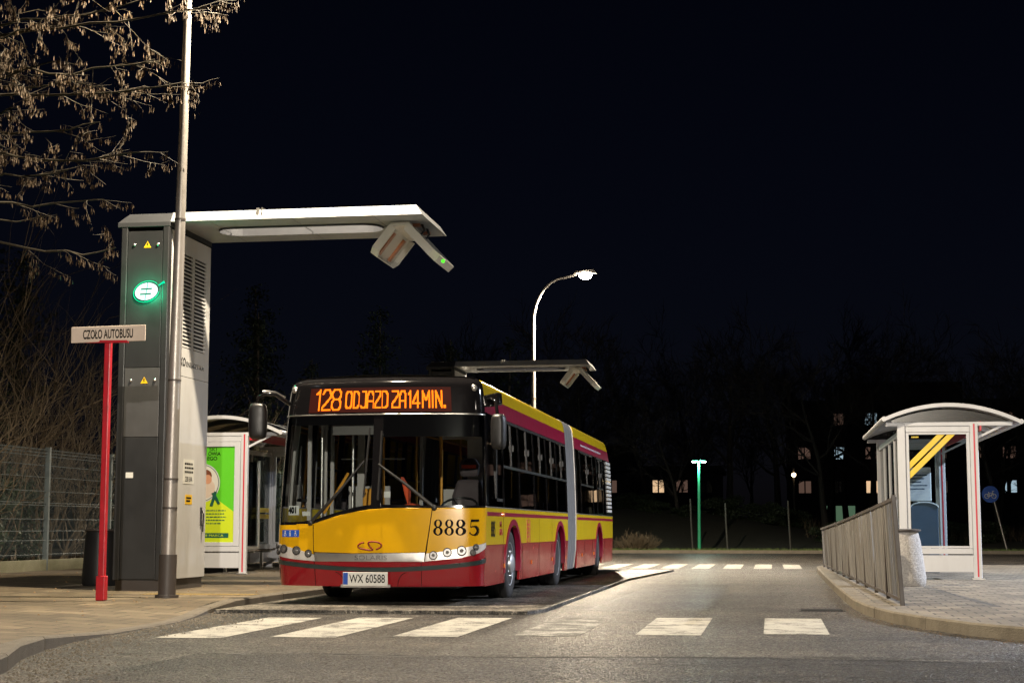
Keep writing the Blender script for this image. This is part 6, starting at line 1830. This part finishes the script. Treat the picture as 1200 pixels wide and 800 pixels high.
# main limbs: (height on trunk, droop targets in the picture's upper-left corner)
limbs = [(5.8, (-8.7, 19.9, 6.35), .5), (5.3, (-8.9, 19.4, 5.6), .45), (6.6, (-9.2, 20.2, 7.0), .5), (6.1, (-9.5, 19.2, 6.4), .3), (5.0, (-9.3, 19.6, 5.05), .35), (6.4, (-6.93, 19.5, 7.72), .9), (6.0, (-7.45, 19.6, 6.75), .7), (5.6, (-7.75, 19.2, 5.75), .5), (5.2, (-8.4, 19.4, 5.2), .4), (4.6, (-8.35, 19.7, 4.62), .5), (6.8, (-8.3, 20.2, 8.1), .8), (7.2, (-7.6, 19.0, 8.2), .8), (6.2, (-8.9, 18.9, 6.9), .6), (7.0, (-9.3, 19.5, 7.6), .5), (6.5, (-8.0, 20.0, 7.2), .6)]
for z0, tgt, arch in limbs:
    p0 = OT + Vector((.2, 0, z0)); p3 = Vector(tgt); d = p3 - p0
    p1 = p0 + d * .35 + Vector((0, kr.gauss(0, .15), arch)); p2 = p0 + d * .72 + Vector((0, kr.gauss(0, .15), arch * .55))
    pts = bez(p0, p1, p2, p3)
    for k in range(1, len(pts) - 1): pts[k] = pts[k] + Vector((kr.gauss(0, .02), kr.gauss(0, .02), kr.gauss(0, .025) - .22 * max(0, sin(pi * (k - 5) / 9)) * (k > 5)))
    B.mb.tube(pts, [.026 * (1 - .85 * k / 14) + .004 for k in range(15)], 6, cap=False)
    twig_along(pts[4:], 2 if z0 > 5.2 else 1)
    key_cluster(p3, 10, .07)
cr = B.mb.build('crown', M['twig'], t, fix=False, smooth=60)
keys.build('seed_clusters', M['keys'], t, fix=False)

# ---- bare shrubs and evergreens behind the left fence
def shrub_mesh(seed, h, stems, spread, levels=2):
    B = Branches(seed); r = B.r
    for _ in range(stems):
        a = r.uniform(0, 2 * pi); rr = r.uniform(0, .35)
        p = Vector((rr * cos(a), rr * sin(a), -.1)); d = Vector((cos(a) * spread * r.uniform(.2, 1), sin(a) * spread * r.uniform(.2, 1), 1))
        B.limb(p, d, h * r.uniform(.55, .95), r.uniform(.02, .04), 0, levels, .10, .5, (3, 5), .22, seg=9, sides=5, wig=.17)
    return B.mb
sp_ = []
for i, (seed, h, stems) in enumerate(((3, 4.4, 20), (8, 3.9, 18))):
    mb = shrub_mesh(seed, h, stems, .55); o = mb.build('bare_shrub', M['dry'], fix=False)
    sp_.append(o)
sl = [(-16.9, 30.6, 1, 1.0, 'bare many-stemmed shrub at the left edge behind the fence'), (-17.1, 33.6, 0, 1.05, 'tall bare shrub behind the first fence post'), (-16.8, 36.2, 1, 1.1, 'dense bare shrub behind the red post'), (-17.3, 39.0, 0, 1.0, 'bare shrub hidden mostly by the charging cabinet'), (-16.8, 45.2, 1, .9, 'bare shrub seen between charger and poster shelter'), (-18.2, 31.8, 0, 1.2, 'bare shrub in the second row at the left edge'), (-18.4, 36.5, 1, 1.25, 'bare shrub in the second row behind the cabinet'), (-16.7, 52.0, 0, .8, 'bare shrub behind the fence seen through the poster shelter')]
used = set()
for x, y, k, s, lab in sl:
    o = sp_[k] if k not in used else sp_[k].copy()
    if k in used: COL.objects.link(o)
    used.add(k)
    o.location = (x, y, 0); o.rotation_euler.z = rng.uniform(0, 6); o.scale = (s, s, s)
    tag(o, lab, 'shrub', 'bare shrubs behind the left fence')
def leaf_mass(seed, fn, n, size):
    r = random.Random(seed); mb = MB()
    for _ in range(n):
        p = fn(r)
        if p is None: continue
        s = size * r.uniform(.6, 1.5); d = Vector((r.gauss(0, 1), r.gauss(0, 1), r.gauss(0, .6))).normalized(); e = d.orthogonal().normalized(); e.rotate(Matrix.Rotation(r.uniform(0, 6.28), 3, d))
        f = d.cross(e)
        mb.add([p - e * s * .5, p + f * s * .22, p + e * s * .6, p - f * s * .22], [(0, 1, 2, 3)])
    return mb
def bush_fn(w, h, clumps, seed):
    r0 = random.Random(seed)
    C = []
    for _ in range(clumps):
        a = r0.uniform(0, 6.28); rr = w * sqrt(r0.random()) * .7
        C.append((Vector((rr * cos(a), rr * sin(a), h * r0.uniform(.12, .85))), w * r0.uniform(.25, .5)))
    def fn(r):
        c, s = r.choice(C)
        v = Vector((r.gauss(0, 1), r.gauss(0, 1), r.gauss(0, 1))).normalized() * s * r.random() ** .4
        return c + v
    return fn
eb = [leaf_mass(61 + k, bush_fn(1.3, 2.6, 16, 71 + k), 6500, .11).build('evergreen_bush', M['evergreen'], fix=False) for k in range(2)]
el = [(-16.9, 31.9, 0, 1.0, 'dark evergreen bush low behind the left end of the fence'), (-17.0, 29.2, 1, 1.1, 'evergreen bush just beyond the left edge of the fence'), (-17.4, 35.0, 1, .9, 'evergreen bush behind the dark litter bin'), (-17.2, 42.5, 0, 1.3, 'evergreen bush behind the charging cabinet'), (-16.9, 47.6, 1, 1.25, 'evergreen bush behind the poster shelter'), (-16.8, 50.0, 0, 1.2, 'evergreen bush seen through the poster shelter roof side'), (-16.9, 53.8, 1, 1.3, 'evergreen bush behind the far end of the poster shelter'), (-17.0, 57, 0, 1.4, 'evergreen bush beside the hidden windscreen side of the bus')]
used = set()
for x, y, k, s, lab in el:
    o = eb[k] if k not in used else eb[k].copy()
    if k in used: COL.objects.link(o)
    used.add(k)
    o.location = (x, y, 0); o.rotation_euler.z = rng.uniform(0, 6); o.scale = (s, s, s * 1.05)
    tag(o, lab, 'bush', 'evergreen bushes behind the left fence')
# conifers farther behind
def conifer(seed, h, w):
    """tall uneven evergreen: many drooping sprays on limbs of unequal length, with gaps"""
    r = random.Random(seed); mb = MB()
    T = MB(); T.tube([(0, 0, -.2), (.1, 0, h * .5), (.05, .1, h * .97)], [.17, .10, .02], 7, cap=False)
    for i in range(int(h * 11)):
        f = r.random() ** .8; z = h * (.06 + .92 * f)
        L = w * (1 - f) ** .6 * r.uniform(.35, 1.15) + .12
        a = r.uniform(0, 6.28); el = r.uniform(-.25, .5)
        d = Vector((cos(a), sin(a), el)).normalized(); p = Vector((0, 0, z))
        for j in range(int(10 + L * 16)):
            q = p + d * L * r.uniform(.15, 1.0) + Vector((r.gauss(0, .14), r.gauss(0, .14), r.gauss(-.08, .12)))
            s = r.uniform(.08, .22); e = Vector((r.gauss(0, 1), r.gauss(0, 1), r.gauss(-.4, .8))).normalized(); g = e.orthogonal().normalized()
            mb.add([q - g * s * .25, q + e * s, q + g * s * .25], [(0, 1, 2)])
    return T, mb
G_CON = 'dark evergreen trees behind the charger and the bus'
def make_conifer(seed, h, w, loc, lab):
    t = thing('evergreen_tree', loc, lab, 'tree', G_CON)
    T, mb = conifer(seed, h, w)
    L = Vector(loc)
    T.v = [tuple(Vector(v) + L) for v in T.v]; mb.v = [tuple(Vector(v) + L) for v in mb.v]
    T.build('trunk', M['bark'], t, fix=False); mb.build('crown', M['evergreen'], t, fix=False); return t
cp = [make_conifer(1, 9.6, 2.3, (-19.6, 60, 0), 'dark evergreen tree just right of the charging cabinet'), make_conifer(2, 11, 2.6, (-17.2, 70, 0), 'tall dark evergreen tree above the left part of the bus roof')]
for x, y, k, s, lab in ((-21.5, 66, 1, 1.05, 'dark evergreen tree between the cabinet and the bus, set farther back'), (-18.6, 64, 0, .85, 'shorter dark evergreen tree above the left bus mirror'), (-14.6, 74, 0, 1.05, 'dark evergreen tree above the middle of the destination display'), (-12.6, 78, 1, .95, 'dark evergreen tree near the far charger arm'), (-23.5, 48, 1, .9, 'dark evergreen tree behind the shrubs at the far left'), (-21.5, 42, 0, 1.0, 'dark evergreen tree behind the charging cabinet top'), (-20.5, 36, 1, .75, 'dark evergreen tree at the left edge behind the shrubs')):
    c = copy_tree(cp[k]); c.location = (x, y, 0); c.scale = (s, s, s); c.rotation_euler.z = rng.uniform(0, 6); c['label'] = lab
# dry clipped bush on the verge
mb = shrub_mesh(12, .62, 70, 1.1, 2)
hb = mb.build('dry_bush', M['dry'], fix=False); hb.location = (-5.85, 69.2, .1); hb.scale = (1, .8, .85)
tag(hb, 'low dry brown bush on the verge beside the rear of the bus', 'bush')
c = hb.copy(); COL.objects.link(c); c.location = (-5.3, 69.6, .1); c.scale = (.8, .8, .75); c.rotation_euler.z = 2
c['label'] = 'smaller dry bush on the verge, right of the other dry bush'
# dark undergrowth along the bank
br = random.Random(23)
wherein = ['behind the dry verge bush', 'left of the green lamp', 'just behind the green lamp', 'right of the green lamp', 'under the middle of the tree line', 'below the park lamp', 'near the railing end', 'behind the end of the railing', 'under the apartment block', 'below the cycle sign', 'at the far right']
for k, w in enumerate(wherein):
    o = eb[k % 2].copy(); COL.objects.link(o)
    x = -7.5 + k * 1.75 + br.uniform(-.4, .4); y = br.uniform(76, 84)
    o.location = (x, y, hill(x, y) - .3); q_ = br.uniform(.55, .95); o.scale = (q_ * 1.3, q_, q_ * br.uniform(.5, .8)); o.rotation_euler.z = br.uniform(0, 6)
    o['label'] = 'low dark bush on the far bank, ' + w; o['group'] = 'low bushes on the far bank'
# reeds and pale undergrowth on the right
mb = MB(); r = random.Random(4)
for _ in range(2600):
    x = r.uniform(1.5, 20); y = r.uniform(78, 86); h = r.uniform(.3, .9); a = r.uniform(0, pi)
    z = hill(x, y)
    mb.add([(x - .012 * cos(a), y - .012 * sin(a), z), (x + .012 * cos(a), y + .012 * sin(a), z), (x + r.gauss(0, .25), y, z + h)], [(0, 1, 2)])
tag(mb.build('dry_reeds', M['dry'], fix=False), 'band of pale dry reeds below the trees on the right', 'reeds', kind='stuff')

# ------------------------------------------------------------------ buildings behind the trees
def block(name, x0, x1, y, h, storeys, cols, wall, lit, label, z0=0.0, ww=1.2, wh=1.2, depth=14, rot=0):
    t = thing('apartment_block', ((x0 + x1) / 2, y, z0), label, 'building', None)
    mb = MB(); mb.box((x0, y, z0 - .5), (x1, y + depth, h)); mb.build('wall', wall, t)
    mb = MB(); mb.box((x0 - .3, y - .3, h), (x1 + .3, y + depth + .3, h + .35)); rf = mb.build('roof', M['wall_dark'], t)
    mb = MB(); mb.box((x0 + (x1 - x0) * .12, y + 3, h + .35), (x0 + (x1 - x0) * .38, y + 9, h + 2.2)); mb.build('stair_head', M['wall_brick'], rf)
    st = h / storeys; cw = (x1 - x0) / cols
    for s in range(storeys):
        for c in range(cols):
            xc = x0 + cw * (c + .5); zc = z0 + st * (s + .55)
            k = lit.get((c, s))
            mt = {None: 'win_dark', 'w': 'win_warm', 'c': 'win_cool', 'd': 'win_dim'}[k]
            mb = MB(); mb.box((xc - ww / 2, y - .03, zc - wh / 2), (xc + ww / 2, y + .05, zc + wh / 2)); w = mb.build('window', M['wall_dark'], t)
            mb = MB()
            for a in (-ww / 4, ww / 4): mb.box((xc + a - ww / 4 + .06, y - .05, zc - wh / 2 + .07), (xc + a + ww / 4 - .06, y - .031, zc + wh / 2 - .07))
            mb.build('pane', M[mt], w)
    return t
block('a', 1.5, 43.5, 150, 12.2, 4, 14, M['wall_brick'], {(1, 2): 'c', (1, 3): 'd', (0, 2): 'd', (2, 3): 'c', (2, 2): 'd', (3, 2): 'd', (5, 3): 'w', (6, 3): 'd', (4, 2): 'd', (5, 2): 'd', (8, 2): 'd', (9, 2): 'd', (1, 0): 'd', (3, 0): 'c', (0, 1): 'd', (2, 1): 'w', (4, 1): 'd', (6, 2): 'd', (7, 1): 'd', (6, 1): 'c', (9, 3): 'd', (10, 1): 'd'}, 'reddish flat-roofed apartment block behind the trees on the right, a few windows lit')
block('b', -15.5, -4.2, 130, 5.6, 2, 6, M['wall_dark'], {(4, 0): 'w', (3, 0): 'd', (2, 0): 'w', (4, 1): 'd', (5, 0): 'd', (3, 1): 'w', (1, 0): 'd', (1, 1): 'd'}, 'low building behind the trees with two warm lit windows left of the green lamp', ww=1.0, wh=1.1)
# glowing box added to stand for a green-lit tree low on the right
t = thing('lit_kiosk', (4.6, 118, .3), 'small lit kiosk glowing green-white between the tree trunks by the railing end', 'kiosk')
mb = MB(); mb.box((3.6, 118, .2), (6.0, 121, 3.0)); mb.build('wall', M['wall_dark'], t)
mb = MB(); mb.box((3.4, 117.6, 3.0), (6.2, 121.2, 3.2)); mb.build('roof', M['wall_dark'], t)
for k in range(3):
    mb = MB(); mb.box((3.75 + k * .74, 117.95, 1.0), (4.35 + k * .74, 117.999, 2.6)); mb.build('window', M['dim_green'], t)
